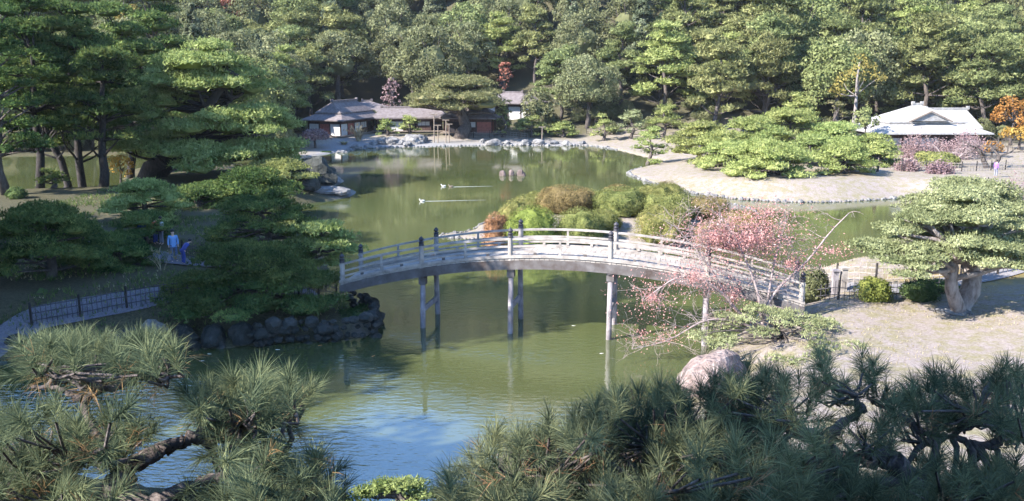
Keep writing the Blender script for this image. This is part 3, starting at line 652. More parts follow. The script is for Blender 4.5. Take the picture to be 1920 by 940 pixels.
# right pavilion: pale hipped roof with a small gable to the front
p = PY(1736, 197, 112); xr, zg = PY(1747, 245, 108)[0], .9
pv = house("pavilion", "pavilion with broad pale grey two tiered roof on the right bank", (xr, 112.5, zg), 0, 11.2, 8.6, 2.2, p[2] - zg - 2.75, 1.4, .35, ('roof_white','roof_white'), pattern="wpwdpw")
zt = .45 + .12 + 2.2; rise = p[2] - zg - 2.75
g = MB(); y0 = -4.0; zz = zt + rise * .44
g.add([(-2.3, y0, zz), (2.3, y0, zz), (0, y0 + .1, zz + rise * .33), (-2.3, y0 + 3, zz), (2.3, y0 + 3, zz), (0, y0 + 3.2, zz + rise * .33)], [(0,1,2),(0,2,5,3),(1,4,5,2),(3,5,4),(0,3,4,1)]); gb = g.build("front_gable", M['roof_white'], pv)
g = MB(); g.bar((-2.6, y0 - .12, zz - .05), (0, y0 - .05, zz + rise * .36), .25, .14); g.bar((2.6, y0 - .12, zz - .05), (0, y0 - .05, zz + rise * .36), .25, .14); g.build("barge_board", M['wood_post'], gb)
pb = PY(1782, 206, 119); house("garden_house", "pale roofed annex with level ridge behind the pavilion's right side", (pb[0], 120, .9), 0, 5.5, 5, 2.2, pb[2] - .9 - 2.75, .7, 2.6, ('roof_white','roof_white'), tiers=False, pattern="wdw", cat="house")

# ------------------------------------------------------------------ fences
def fence(pix, h, label, mat='bamboo', z=1.4, pick=.2, post=1.9, rails=(.25, .6, .9), zoff=0.0):
    c = np.array([PT(a, b)[:2] for a, b in pix]); seg = np.hypot(*np.diff(c, axis=0).T); cum = np.concatenate([[0], np.cumsum(seg)])
    at = lambda t: np.array([np.interp(t, cum, c[:, 0]), np.interp(t, cum, c[:, 1])])
    o = empty("bamboo_fence", (*c[0], H(*c[0])), 0, label, "fence"); off = np.array([*c[0], H(*c[0])], np.float32)
    def fin(m, n, mt): m.v = [v - off for v in m.v]; m.build(n, mt, o)
    m = MB(); L = cum[-1]
    for t in np.arange(0, L, pick):
        q = at(t); g = H(*q); hh = h * rng.uniform(.93, 1.1); m.tube([(*q, g - .1), (q[0] + rng.normal() * .012, q[1], g + hh)], [.016, .014], 5)
    fin(m, "pickets", M[mat])
    for k, f in enumerate(rails):
        m = MB(); tt = np.arange(0, L + .5, .8); pts_ = [(*(at(t) + np.array([0, -.03])), H(*at(t)) + h * f) for t in tt]; m.tube(pts_, .02, 5); fin(m, "rail", M[mat])
    for t in np.arange(0, L + .1, post):
        q = at(t); m = MB(); g = H(*q); m.tube([(*q, g - .2), (*q, g + h * 1.12), (*q, g + h * 1.15)], [.055, .052, .03], 7); fin(m, "post", M['bark_dark'])
    return o
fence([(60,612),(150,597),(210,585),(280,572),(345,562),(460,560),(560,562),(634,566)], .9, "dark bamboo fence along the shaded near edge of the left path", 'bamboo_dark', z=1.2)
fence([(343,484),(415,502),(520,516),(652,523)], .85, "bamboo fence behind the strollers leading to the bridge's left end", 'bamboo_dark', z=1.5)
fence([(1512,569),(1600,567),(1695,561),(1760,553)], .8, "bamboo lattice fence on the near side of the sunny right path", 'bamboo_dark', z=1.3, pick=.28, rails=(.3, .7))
fence([(1505,532),(1570,536),(1640,536),(1740,530),(1830,524),(1925,505),(2000,490)], .95, "pale bamboo fence on the far side of the right path behind the leaning pine", 'bamboo', z=1.5, pick=.26, rails=(.3, .6, .88))
fence([(888,259),(945,258),(990,262)], 1.0, "pale lattice fence beside the big spreading pine's trunk on the far shore", 'bamboo', z=.8, pick=.5, post=2.5)
fence([(1100,251),(1150,249),(1215,252)], .8, "low railing behind the small pines on the pale far beach", 'bamboo', z=.9, pick=.45, post=2.2)
fence([(1690,322),(1745,318),(1800,322),(1900,318)], .9, "pale garden fence in front of the pavilion", 'bamboo', z=1.3, pick=.4, post=2.0)
for i, (px, lab) in enumerate([(1564, "square grey post at the right bridge end, left of its pair"), (1580, "square pale post at the right bridge end, right of its pair")]):
    q = PZ(px, 548, 1.5); m = MB(); m.box((0, 0, .5), (.26, .26, 1.2)); m.box((0, 0, 1.13), (.34, .34, .08)); m.box((0, 0, .02), (.38, .38, .12))
    o = m.build("gate_post", M['wood_white' if i else 'wood_pile']); o.location = (q[0], q[1], H(q[0], q[1])); tag(o, lab, "post", "posts at the right bridge end")
# wooden props under the spreading pine
for i, (px, hgt) in enumerate([(814, 4.2), (821, 2.6), (836, 3.4), (842, 2.8), (1016, 2.4)]):
    q = PZ(px, 264, .6); m = MB(); m.tube([(0, 0, -.3), (.05, 0, hgt)], [.09, .07], 7); m.bar((-.5, 0, hgt), (.55, 0, hgt), .12, .12)
    o = m.build("wooden_prop", M['wood_post']); o.location = (q[0], q[1], H(q[0], q[1]))
    tag(o, ["tallest wooden prop, leftmost under the big spreading pine", "short wooden prop beside the tallest one under the spreading pine", "wooden prop left of the spreading pine's trunk", "wooden prop closest to the spreading pine's trunk", "wooden prop under the small pine right of the spreading pine"][i], "prop", "wooden props under the far pines")

# ------------------------------------------------------------------ rocks, ducks, koi
for i, (px, py, s, lab) in enumerate([(942,331,(.5,.35,.55),"leftmost reddish rock of the tiny rock group in the open pond"),(959,331,(.32,.3,.62),"upright middle rock of the tiny rock group in the pond"),(977,331,(.68,.4,.55),"widest rock at the right of the tiny rock group in the pond")]):
    rock(px, py, s, 'rock_brown', lab, 3 + i, z=-.1, group="rocks in the open pond")
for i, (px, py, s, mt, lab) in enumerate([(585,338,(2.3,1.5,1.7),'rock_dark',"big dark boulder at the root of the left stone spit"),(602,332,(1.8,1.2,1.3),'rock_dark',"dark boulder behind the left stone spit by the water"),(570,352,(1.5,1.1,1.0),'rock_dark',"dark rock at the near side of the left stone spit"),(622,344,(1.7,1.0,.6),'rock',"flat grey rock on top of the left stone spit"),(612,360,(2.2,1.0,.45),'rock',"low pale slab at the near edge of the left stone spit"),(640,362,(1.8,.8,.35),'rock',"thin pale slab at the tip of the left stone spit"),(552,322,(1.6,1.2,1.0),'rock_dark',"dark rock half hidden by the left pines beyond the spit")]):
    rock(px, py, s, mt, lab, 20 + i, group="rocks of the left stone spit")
far_rocks = [(700,272,.9),(716,270,1.3),(735,270,1.6),(752,271,1.1),(775,268,1.9),(788,266,1.5),(690,277,.7),(765,273,.9),(668,279,1.0),(905,268,.9),(925,271,1.2),(950,270,.8),(985,271,1.0),(1010,270,1.1),(1040,270,.8),(1062,272,.9),(1092,270,.7),(640,286,1.0),(655,283,.8)]
for i, (px, py, s) in enumerate(far_rocks):
    where = "in front of the teahouse" if px < 700 else ("left of the spreading pine" if px < 830 else "right of the spreading pine")
    same = sorted(q[0] for q in far_rocks if (q[0] < 700) == (px < 700) and (q[0] < 830) == (px < 830)); k = same.index(px)
    ordn = ["first", "second", "third", "fourth", "fifth", "sixth", "seventh", "eighth", "ninth"][k]
    rock(px, py, (s, s * .7, s * .55), 'rock', f"grey shore rock {where}, {ordn} from left", 40 + i, group="rocks on the far shore")
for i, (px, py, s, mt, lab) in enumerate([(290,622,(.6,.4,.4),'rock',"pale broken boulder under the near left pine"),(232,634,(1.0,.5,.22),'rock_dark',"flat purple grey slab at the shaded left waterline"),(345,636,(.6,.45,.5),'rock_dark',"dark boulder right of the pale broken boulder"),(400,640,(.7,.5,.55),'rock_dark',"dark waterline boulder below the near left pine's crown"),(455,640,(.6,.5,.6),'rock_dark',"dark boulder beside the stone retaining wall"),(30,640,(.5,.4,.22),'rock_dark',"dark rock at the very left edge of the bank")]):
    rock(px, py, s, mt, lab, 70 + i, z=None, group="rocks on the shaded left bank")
rock(1335, 722, (1.5, 1.1, .95), 'rock_pink', "large pale pinkish boulder at the water's edge below the pale low pine", 93)
rock(1788, 588, (.75, .4, .22), 'rock', "flat pale rock at the foot of the leaning right pine", 92, z=None)
for i, (px, py, lab, wl_) in enumerate([(832,350,"white duck leading the pair of swimmers in mid pond",0),(846,351,"second duck right behind the leading white one",5.5),(792,378,"lone duck nearest the bridge trailing a long pale wake",7.5)]):
    q = PZ(px, py); o = empty("duck", (q[0], q[1], 0), .15, lab, "duck", "ducks swimming on the pond"); o.scale = (.75, .75, .75); m = MB()
    sp = [(.30,.0,.13,.02),(.24,0,.11,.07),(.08,0,.07,.13),(-.1,0,.06,.13),(-.2,0,.09,.09),(-.27,0,.14,.06),(-.28,0,.24,.05),(-.31,0,.29,.06),(-.36,0,.29,.035),(-.43,0,.275,.012)]
    m.tube([(a, b, c) for a, b, c, r in sp], [r for *_, r in sp], 10); m.build("body", M['paper'] if i != 1 else M['wood_post'], o, True)
    if wl_:
        w = MB()
        for sg in (-1, 1): w.add([(.3, sg*.06, .004), (.3, sg*.12, .004), (wl_, sg*.22, .004), (wl_, sg*.2, .004), (.3, sg*.09, .03), (wl_, sg*.21, .008)], [(0,4,5,3),(4,1,2,5)])
        w.build("wake", M['wake'], o)
for i, (px, py, a, col) in enumerate([(350,690,.3,0),(378,677,.2,1),(392,664,-.1,1),(520,656,.1,1),(600,648,.5,0),(1128,663,.4,1),(1075,611,0,1),(700,668,1.0,0)]):
    q = PZ(px, py); m = MB(); m.tube([(-.26,0,0),(-.2,.0,.0),(-.05,.02,0),(.12,.01,0),(.22,0,0),(.26,0,0)], [.01,.05,.085,.075,.045,.01], 8); m.add([(-.24,0,.0),(-.40,.07,.0),(-.34,0,.005),(-.40,-.07,.0)], [(0,1,2),(0,2,3)])
    o = m.build("koi_carp", M['carp_orange'] if col == 0 else M['carp_white'], None, True); o.location = (q[0], q[1], -.055); o.scale = (.8, .8, .8); o.rotation_euler = (0, 0, a)
    tag(o, ["orange carp nearest the left foreground pine", "small white carp beside the orange one near the left bank", "white carp swimming close to the dark left bank", "white carp in the dark water below the retaining wall", "orange carp in the dark water below the retaining wall", "white carp beside the right bridge pile", "white carp under the middle of the bridge", "orange carp in the rippled water left of the bridge piles"][i], "fish", "carp in the pond")

# ------------------------------------------------------------------ people
def skin_obj(name, verts, edges, radii, mat, parent, sub=1):
    me = bpy.data.meshes.new(name); me.from_pydata(verts, edges, []); me.materials.append(mat); o = link(name, me, parent)
    md = o.modifiers.new("skin", 'SKIN'); md.use_smooth_shade = True
    for i, r in enumerate(radii): me.skin_vertices[0].data[i].radius = (r, r * .85)
    me.skin_vertices[0].data[0].use_root = True
    o.modifiers.new("sub", 'SUBSURF').levels = sub; o.modifiers["sub"].render_levels = sub
    return o
def person(px, py, z, h, rz, top, trouser, label, bend=0.0, group=None, Y=None):
    q = PZ(px, py, z); g = H(q[0], q[1]); o = empty("person", (q[0], q[1], g), rz, label, "person", group); k = h / 1.7
    def P(x, y, zz):   # forward bend about the hips
        if zz > .92:
            dz, dy = zz - .92, y; zz = .92 + dz * math.cos(bend) + dy * math.sin(bend) ; y = dy * math.cos(bend) - dz * math.sin(bend)
        return (x * k, y * k, zz * k)
    V = [(0,0,.93),(0,.01,1.12),(0,.01,1.32),(0,.0,1.45),(0,-.02,1.52),(0,-.03,1.60),(0,-.02,1.66),(.10,0,.90),(.11,-.02,.5),(.11,.02,.09),(.12,-.12,.04),(-.10,0,.90),(-.10,-.05,.5),(-.10,.0,.09),(-.11,-.14,.04),(.17,.01,1.38),(.23,.03,1.12),(.22,-.06,.90),(.22,-.09,.82),(-.17,.01,1.38),(-.23,.03,1.12),(-.23,-.05,.90),(-.23,-.09,.82)]
    E = [(0,1),(1,2),(2,3),(3,4),(4,5),(5,6),(0,7),(7,8),(8,9),(9,10),(0,11),(11,12),(12,13),(13,14),(2,15),(15,16),(16,17),(17,18),(2,19),(19,20),(20,21),(21,22)]
    R = [.12,.115,.13,.05,.07,.092,.06,.085,.058,.042,.03,.085,.058,.042,.03,.055,.042,.032,.03,.055,.042,.032,.03]
    skin_obj("body", [P(*v) for v in V], E, [r * k for r in R], M['skin'], o, 2)
    J = [(0,.0,1.0),(0,.0,.88),(0,.01,1.2),(0,.01,1.36),(.18,.01,1.38),(.235,.03,1.12),(.225,-.05,.92),(-.18,.01,1.38),(-.235,.03,1.12),(-.235,-.04,.92)]
    skin_obj("jacket", [P(*v) for v in J], [(0,1),(0,2),(2,3),(3,4),(4,5),(5,6),(3,7),(7,8),(8,9)], [r * k for r in (.165,.165,.16,.12,.085,.065,.055,.085,.065,.055)], top, o, 2)
    T = [(0,0,.92),(.10,0,.86),(.11,-.02,.5),(.11,.02,.1),(-.10,0,.86),(-.10,-.05,.5),(-.10,.0,.1)]
    skin_obj("trousers", [P(*v) for v in T], [(0,1),(1,2),(2,3),(0,4),(4,5),(5,6)], [r * k for r in (.14,.105,.08,.065,.105,.08,.065)], trouser, o, 2)
    hm = MB(); c = np.array(P(0, .0, 1.63)); hm.add(ICO_V[:, :] * np.array([.105, .115, .11]) * k * (1, 1, 1) + c + np.array([0, .02 * k, .025 * k]), ICO_F); hm.build("hair", M['hair'], o, True)
    fm = MB(); f0 = np.array(P(0, -.125, 1.60)); fm.add(ICO_V * np.array([.014, .022, .022]) * k + f0, ICO_F); fm.build("nose", M['skin'], o, True)
    for sg in (-1, 1): e = MB(); e.add(ICO_V * np.array([.014, .01, .01]) * k + np.array(P(sg * .035, -.112, 1.625)), ICO_F); e.build("eye", M['hair'], o, True)
    return o
slate = cloth('slate_blue_cotton', (.10,.14,.24)); maroon = cloth('dark_red_cotton', (.16,.045,.04)); blue = cloth("sky_blue_cotton", (.16,.30,.55)); navy = cloth("navy_cotton", (.05,.07,.25)); black = cloth("black_cotton", (.02,.02,.028)); white = cloth("white_cotton", (.7,.7,.72)); redc = cloth("orange_red_cotton", (.5,.13,.06)); purple = cloth("violet_nylon", (.24,.12,.5)); grey = cloth("grey_cotton", (.2,.2,.24))
person(328, 497, 1.5, 1.72, .5, blue, slate, "adult in a light blue top and slate trousers standing on the left path")
person(345, 501, 1.5, 1.45, 2.2, navy, navy, "person in dark blue bending forward beside the adult in light blue", bend=.75)
person(292, 462, 1.5, 1.6, 1.2, redc, navy, "person in an orange red top on the shaded path behind the others")
person(304, 463, 1.5, 1.6, -.6, white, grey, "person in a white top beside the one in orange red")
person(270, 464, 1.5, 1.65, 1.0, navy, black, "person in a dark blue top, leftmost walker on the shaded path")
person(1645, 322, 1.4, 1.55, .4, maroon, black, "person in a dark red top and black trousers under the pine point's right pines")
person(1866, 334, 1.4, 1.6, 1.9, purple, grey, "person in a violet jacket walking past the bare tree on the right bank")
# ------------------------------------------------------------------ garden pines, maples and shrubs
def cloud(name, l, r, top, Y, label, npads, tuft, per, mat='pine_lit', group=None, basepx=None, depth=1.0, **kw):
    x, z, w, h = frame_px(l, r, top, Y)
    lean = (0, 0)
    if basepx is not None:
        xb = PY(basepx, top, Y)[0]; lean = (x - xb, 0); x = xb; z = H(x, Y); h = PY(l, top, Y)[2] - z
    ms = pine_meshes(h, w, w * depth, npads, tuft * .72, per * 1.7, lean=lean, mats=(kw.pop('bark', 'bark'), mat), **kw)
    return plant(name, (x, Y, z - .05), ms, label, "tree", group)
G1 = "cloud pines on the pale pine point"
cloud("cloud_pine", 1178,1262,238,107, "small lone cloud pine at the left tip of the pine point", 12, .42, 14, group=G1, low=.5)
cloud("cloud_pine", 1245,1385,226,105, "broad cloud pine just right of the lone one on the pine point", 26, .42, 13, group=G1, low=.7)
cloud("cloud_pine", 1345,1480,212,102, "rounded cloud pine in the back middle of the pine point", 26, .42, 13, group=G1, low=.7)
cloud("cloud_pine", 1285,1420,246,97, "low cloud pine overhanging the bare sand of the pine point", 26, .42, 13, group=G1, low=.8, dome=.65)
cloud("cloud_pine", 1350,1530,258,85, "front cloud pine casting a shadow on the sand of the pine point", 34, .40, 14, group=G1, low=.75, dome=.6, basepx=1465)
cloud("cloud_pine", 1405,1560,196,103, "tall domed cloud pine crowning the middle of the pine point", 30, .42, 13, group=G1, low=.7)
cloud("cloud_pine", 1495,1640,222,100, "wide cloud pine right of the tall domed one on the pine point", 30, .42, 13, group=G1, low=.75)
cloud("cloud_pine", 1515,1655,268,87, "front cloud pine at the right of the pine point above the shaded person", 26, .40, 14, group=G1, low=.7, basepx=1592)
cloud("cloud_pine", 1580,1695,250,98, "cloud pine reaching towards the pavilion at the pine point's right end", 24, .42, 13, group=G1, low=.8, dome=.6)
cloud("cloud_pine", 1455,1550,166,116, "tall layered pine rising behind the pine point's dome", 20, .45, 11, group=G1)
cloud("cloud_pine", 1535,1605,178,114, "thin yellowish pine behind the pine point beside the topiary tree", 14, .45, 11, mat='pine_brown', group=G1)
cloud("cloud_pine", 1300,1440,262,93, "low cloud pine left of the front one that shades the sand", 24, .40, 13, group=G1, low=.8, dome=.6)
cloud("cloud_pine", 1400,1500,230,97, "small cloud pine in the thick of the pine point", 22, .42, 13, group=G1, low=.7)
cloud("cloud_pine", 1470,1570,252,95, "cloud pine between the two front ones on the pine point", 24, .42, 13, group=G1, low=.8)
cloud("cloud_pine", 1600,1700,268,95, "low cloud pine at the far right of the pine point", 20, .42, 13, group=G1, low=.8, dome=.6)
G2 = "small pines along the far shore"
for l, r, t, lab, mt in [(700,748,223,"round cushion pine in front of the teahouse's right end",'pine_lit'),(740,792,213,"small layered pine between the cushion pine and the wooden props",'pine_lit'),(925,960,185,"slender young pine right of the big spreading pine",'pine_lit'),(962,1032,216,"bright cloud pine above the pale lattice fence",'pine_lit'),(1022,1088,228,"low wide cloud pine left of the round evergreen's trunk",'pine_lit'),(1104,1160,213,"pale cloud pine at the left of the pale far beach",'pine_lit'),(1150,1218,208,"yellowish cloud pine in the middle of the pale far beach",'pine_pale'),(1200,1290,196,"tall cloud pine at the right of the pale far beach",'pine_lit')]:
    cloud("cloud_pine", l, r, t, 140 if l < 1100 else 136, lab, 14, .48, 9, mat=mt, group=G2, low=.6)
cloud("spreading_pine", 752,962,139,139, "big spreading pine with a thick dark trunk and brownish flat crown on the far shore", 46, .5, 8, mat='pine_brown', basepx=862, trunk_r=1.0, padr=(.10,.17), low=.25, dome=.32)
# shaded left bank
G3 = "dark pines on the shaded left bank"
cloud("garden_pine", 275,640,452,40.2, "wide dark pine overhanging the bank in front of the bridge's left end", 38, .24, 62, mat='pine_shaded', group=G3, basepx=490, low=.9, dome=.75, padr=(.08,.13), flat=.26, trunk_r=.2, core=.5)
cloud("garden_pine", 365,610,350,48, "dark layered pine behind the path, left of the bridge's far rail", 44, .26, 48, mat='pine_shaded', group=G3, low=.75, padr=(.085,.14), flat=.27)
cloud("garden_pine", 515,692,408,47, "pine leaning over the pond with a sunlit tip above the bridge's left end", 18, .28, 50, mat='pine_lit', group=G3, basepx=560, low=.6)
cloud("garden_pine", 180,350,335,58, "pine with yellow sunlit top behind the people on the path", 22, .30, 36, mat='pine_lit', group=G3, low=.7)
cloud("garden_pine", -45,198,378,42, "flat topped dark pine at the left edge of the photo", 30, .26, 55, mat='pine_shaded', group=G3, low=.6)
cloud("garden_pine", 60,132,318,74, "small spindly pine beneath the slim dark trunks on the left", 10, .3, 30, mat='pine_shaded', group=G3)
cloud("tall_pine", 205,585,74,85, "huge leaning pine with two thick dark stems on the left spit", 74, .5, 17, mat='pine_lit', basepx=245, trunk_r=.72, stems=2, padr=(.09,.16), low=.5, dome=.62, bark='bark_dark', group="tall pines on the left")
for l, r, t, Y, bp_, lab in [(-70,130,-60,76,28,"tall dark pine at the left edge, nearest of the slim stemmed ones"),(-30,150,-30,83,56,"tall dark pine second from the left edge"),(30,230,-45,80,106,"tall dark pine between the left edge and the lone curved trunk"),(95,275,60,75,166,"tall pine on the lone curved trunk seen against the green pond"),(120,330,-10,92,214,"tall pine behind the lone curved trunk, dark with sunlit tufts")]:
    cloud("tall_pine", l, r, t, Y, lab, 40, .55, 15, mat='pine_shaded', basepx=bp_, trunk_r=.36, padr=(.11,.19), low=.15, dome=.5, bark='bark_dark', group="tall pines on the left")
cloud("garden_pine", 185,335,398,50, "low dark pine in front of the walkers on the path", 20, .28, 45, mat='pine_shaded', group=G3, low=.8)
cloud("garden_pine", 370,570,322,67, "dark pine below the huge leaning pine on the left spit", 28, .34, 28, mat='pine_shaded', group=G3, low=.7)
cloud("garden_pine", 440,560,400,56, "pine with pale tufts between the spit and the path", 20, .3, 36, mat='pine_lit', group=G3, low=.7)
cloud("garden_pine", 90,210,420,47, "squat dark pine behind the left path's fence", 18, .28, 45, mat='pine_shaded', group=G3, low=.8)
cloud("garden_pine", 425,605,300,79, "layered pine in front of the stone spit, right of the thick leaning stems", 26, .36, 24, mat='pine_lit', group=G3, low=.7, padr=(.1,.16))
cloud("garden_pine", 300,430,352,64, "dark pine behind the walkers, right of the yellow topped one", 22, .32, 28, mat='pine_shaded', group=G3, low=.75)
cloud("garden_pine", 330,470,345,72, "dark pine between the walkers and the thick leaning stems", 22, .34, 26, mat='pine_shaded', group=G3, low=.7)
cloud("tall_pine", 170,390,-40,104, "tall pine behind the huge leaning one at the upper left", 44, .55, 13, mat='pine_shaded', trunk_r=.36, padr=(.11,.18), low=.25, dome=.55, group="tall pines on the left")
cloud("tall_pine", -120,60,-20,70, "tall dark pine cut off by the left edge", 44, .5, 16, mat='pine_shaded', trunk_r=.36, padr=(.11,.19), low=.3, dome=.6, group="tall pines on the left")
cloud("garden_pine", 285,665,515,39.4, "low dark pine spilling over the stone retaining wall", 26, .24, 62, mat='pine_shaded', group=G3, basepx=500, low=.95, dome=.85, padr=(.08,.13), flat=.28, trunk_r=.15, core=.5)
cloud("garden_pine", 120,300,440,44.5, "low dark pine right above the left path's fence", 22, .26, 50, mat='pine_shaded', group=G3, low=.85, dome=.7)
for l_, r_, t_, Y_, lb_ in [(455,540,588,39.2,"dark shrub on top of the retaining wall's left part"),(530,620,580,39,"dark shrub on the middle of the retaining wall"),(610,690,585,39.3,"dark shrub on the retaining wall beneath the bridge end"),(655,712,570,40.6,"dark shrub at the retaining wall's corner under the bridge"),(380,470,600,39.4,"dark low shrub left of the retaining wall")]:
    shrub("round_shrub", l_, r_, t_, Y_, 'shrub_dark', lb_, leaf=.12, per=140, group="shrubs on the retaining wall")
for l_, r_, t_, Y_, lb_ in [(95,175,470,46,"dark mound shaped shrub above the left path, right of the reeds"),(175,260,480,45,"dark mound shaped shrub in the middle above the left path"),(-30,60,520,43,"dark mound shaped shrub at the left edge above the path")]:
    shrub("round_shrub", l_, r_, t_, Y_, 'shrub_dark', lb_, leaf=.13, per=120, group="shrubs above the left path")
# right bank
cloud("leaning_pine", 1590,2000,362,PT(1826,583)[1], "leaning old pine with thick pale trunk and wide pale crown on the right bank", 58, .19, 120, mat='pine_pale', basepx=1826, trunk_r=.42, stems=2, bark='bark_pale', low=.12, dome=.38, padr=(.08,.135), flat=.36, depth=.72)
cloud("leaning_pine", 1690,1960,334,47, "second pale crowned pine directly behind the leaning old pine", 30, .24, 70, mat='pine_pale', trunk_r=.3, bark='bark_pale', low=.5, padr=(.13,.2))
cloud("low_pine", 1270,1625,578,32.6, "low spreading pale green pine above the pinkish boulder", 30, .15, 110, mat='pine_pale', basepx=1475, trunk_r=.12, low=.9, dome=.75, padr=(.055,.095), flat=.3, core=.3)
# islet azaleas
G4 = "clipped azaleas on the islet"
az = [(1090,1160,392,60,"azalea","olive azalea left of the bare pale patch on the islet"),(1215,1300,362,62,"azalea","golden azalea behind the round green one on the islet"),(960,1030,362,66,"azalea","olive azalea on the islet's left shoulder"),(905,952,396,57.5,'azalea_red',"small red and bronze azalea at the islet's left tip"),(935,1000,372,61,'azalea',"olive azalea above the red one at the islet's left"),(948,1048,384,57.5,'azalea_bright',"fresh green azalea at the front left of the islet"),(1010,1112,346,65,'azalea_brown',"tall bronze azalea at the back left of the islet"),(1040,1130,388,58,'azalea',"olive azalea just behind the middle of the bridge rail"),(1085,1125,353,71,'azalea',"small azalea peeping out behind the tall bronze one"),(1112,1212,350,64,'azalea',"broad golden olive azalea in the middle of the islet"),(1130,1190,345,72,'azalea_brown',"bronze azalea at the very back of the islet's middle"),(1190,1292,343,66,'azalea',"yellowish azalea at the islet's back right"),(1195,1292,382,58,'azalea',"round green azalea right of the bare pale slope"),(1285,1362,366,64,'azalea_brown',"dark bronze azalea at the islet's right end"),(1235,1275,338,75,'azalea_brown',"tiny reddish azalea against the pine point's sand"),(1345,1440,392,60,'azalea_brown',"low orange bronze azalea at the islet's far right"),(1300,1372,410,57,'azalea_brown',"russet azalea partly behind the pink maple"),(985,1030,357,70,'azalea',"azalea on the islet's back slope left of the tall bronze one")]
for l, r, t, Y, mt, lab in az: shrub("azalea_bush", l - (r - l) * .1, r + (r - l) * .1, t, Y, mt, lab, leaf=.08, per=330, group=G4)
shrub("round_shrub", 195,262,563,40.5,'shrub_dark',"dark round shrub in front of the left path's fence", leaf=.12)
shrub("round_shrub", 1600,1680,519,37.6,'azalea_bright',"yellow green shrub at the near fence of the right path", leaf=.11)
shrub("round_shrub", 1688,1770,521,37.5,'shrub_dark',"grey green shrub between the yellow green one and the leaning pine", leaf=.10)
shrub("round_shrub", 1490,1560,498,40,'broad',"dull shrub beside the bridge's right end behind the maple", leaf=.12)
shrub("round_shrub", 1740,1800,525,38.5,'shrub_dark',"dark shrub close to the leaning pine's trunk", leaf=.10)
shrub("round_shrub", 8,50,350,68,'shrub_dark',"dark rounded shrub beneath the tall pines at the left edge", leaf=.2, per=60)
shrub("round_shrub", 598,622,284,121,'shrub_dark',"dark ball shaped shrub at the water below the orange bush", leaf=.2, per=60)
shrub("round_shrub", 1722,1802,284,95,'azalea',"olive clipped shrub in front of the pavilion fence", leaf=.2, per=50)
shrub("round_shrub", 55,108,600,39,'shrub_dark',"dark spiky shrub at the near corner of the left path", leaf=.2, per=80)
for l_, r_, t_, mt_, lb_ in [(640,860,893,'pine_lit',"sunlit yellow green pine top at the bottom middle"),(480,690,912,'pine_shaded',"dark pine top left of the sunlit one at the bottom middle"),(820,1030,908,'pine_shaded',"green pine top right of the sunlit one at the bottom middle")]:
    cloud("low_pine", l_, r_, t_, 20.4, lb_, 16, .17, 190, mat=mt_, group="pine tops at the bottom middle", depth=.5, padr=(.12,.18), flat=.45)
def leafy(name, l, r, top, Y, label, mat, group=None, leaf=.3, per=10, base=.12, bark='bark', lobes=34):
    x, z, w, h = frame_px(l, r, top, Y); return plant(name, (x, Y, z), broad_meshes(h, w, leaf, per, (bark, mat), base, lobes, 0 if mat in ('orange','yellow','red','mauve') else .55), label, "tree", group)
leafy("maple_bush", 555,622,240,124.5, "rounded orange pink bush on the shore below the teahouse", 'mauve', leaf=.3, per=14)
leafy("maple_bush", 195,250,287,88, "orange leaved bush at the foot of the huge leaning pine", 'orange', leaf=.25, per=14)
leafy("round_evergreen", 1038,1170,98,146, "large round grey green evergreen right of centre on the far shore", 'broad', leaf=.36, per=13, base=.06, lobes=70)
leafy("round_evergreen", 972,1048,164,147, "smaller dusty green evergreen left of the large round one", 'broad', leaf=.45, per=8, base=.05)
leafy("topiary_tree", 1600,1650,196,107, "round topped topiary tree with bare pale stems left of the pavilion", 'broad_light', leaf=.35, per=9, base=.38)
leafy("camphor_tree", 1505,1645,66,133, "tall light green broadleaf tree above the pine point", 'broad_light', leaf=.5, per=7, base=.2, lobes=60)
leafy("autumn_tree", 1560,1668,88,127, "golden autumn tree with a pale trunk left of the pavilion roof", 'yellow', leaf=.42, per=4, base=.35, bark='bark_pale', lobes=22)
leafy("autumn_tree", 1866,1945,178,118, "bright orange autumn tree at the right edge", 'orange', leaf=.4, per=9, base=.2)
leafy("autumn_tree", 1880,1950,234,112, "low orange tree below the bright orange one at the right edge", 'orange', leaf=.4, per=7, base=.2)
leafy("autumn_tree", 1840,1885,262,104, "small orange bush right of the pavilion", 'orange', leaf=.35, per=7, base=.1)
leafy("autumn_tree", 930,962,108,163, "small crimson maple high among the green trees", 'red', leaf=.5, per=8)
leafy("autumn_tree", 1065,1160,50,176, "yellow topped tree high above the round evergreen", 'yellow', leaf=.5, per=7)
leafy("autumn_tree", 712,755,142,158, "dusty mauve tree in a dark gap above the low grey roofs", 'mauve', leaf=.45, per=5)
leafy("autumn_tree", 400,470,-25,186, "rusty pink tree at the top of the hillside, left", 'red', leaf=.6, per=6)
leafy("autumn_tree", 205,262,-30,165, "yellow autumn tree at the top left", 'yellow', leaf=.6, per=6)
G5 = "mauve shrubs on the right bank"
for l, r, t, Y, lab in [(1688,1780,252,104,"tall mauve leafless shrub left in front of the pavilion"),(1770,1862,248,104,"tall mauve leafless shrub right in front of the pavilion"),(1655,1745,305,90,"low wine red shrub by the water right of the pine point"),(1725,1800,312,87,"low wine red shrub beneath the bare dark tree"),(1875,1960,325,62,"pinkish grey shrub at the right edge behind the pale pine crowns")]:
    x, z, w, h = frame_px(l, r, t, Y); plant("mauve_shrub", (x, Y, z), bare_meshes(h, w, 4, 7, .22 if Y > 70 else .13, ('twig','mauve'), r=.07, stems=6, spread=1.0, rad=.35), lab, "shrub", G5)
x, z, w, h = frame_px(1780,1945,238,93); plant("bare_tree", (x, 93, z), bare_meshes(h, w, 5, 0, .1, ('bark','maple'), r=.22, stems=2, spread=.7), "leafless tree with crooked dark branches on the right bank", "tree")
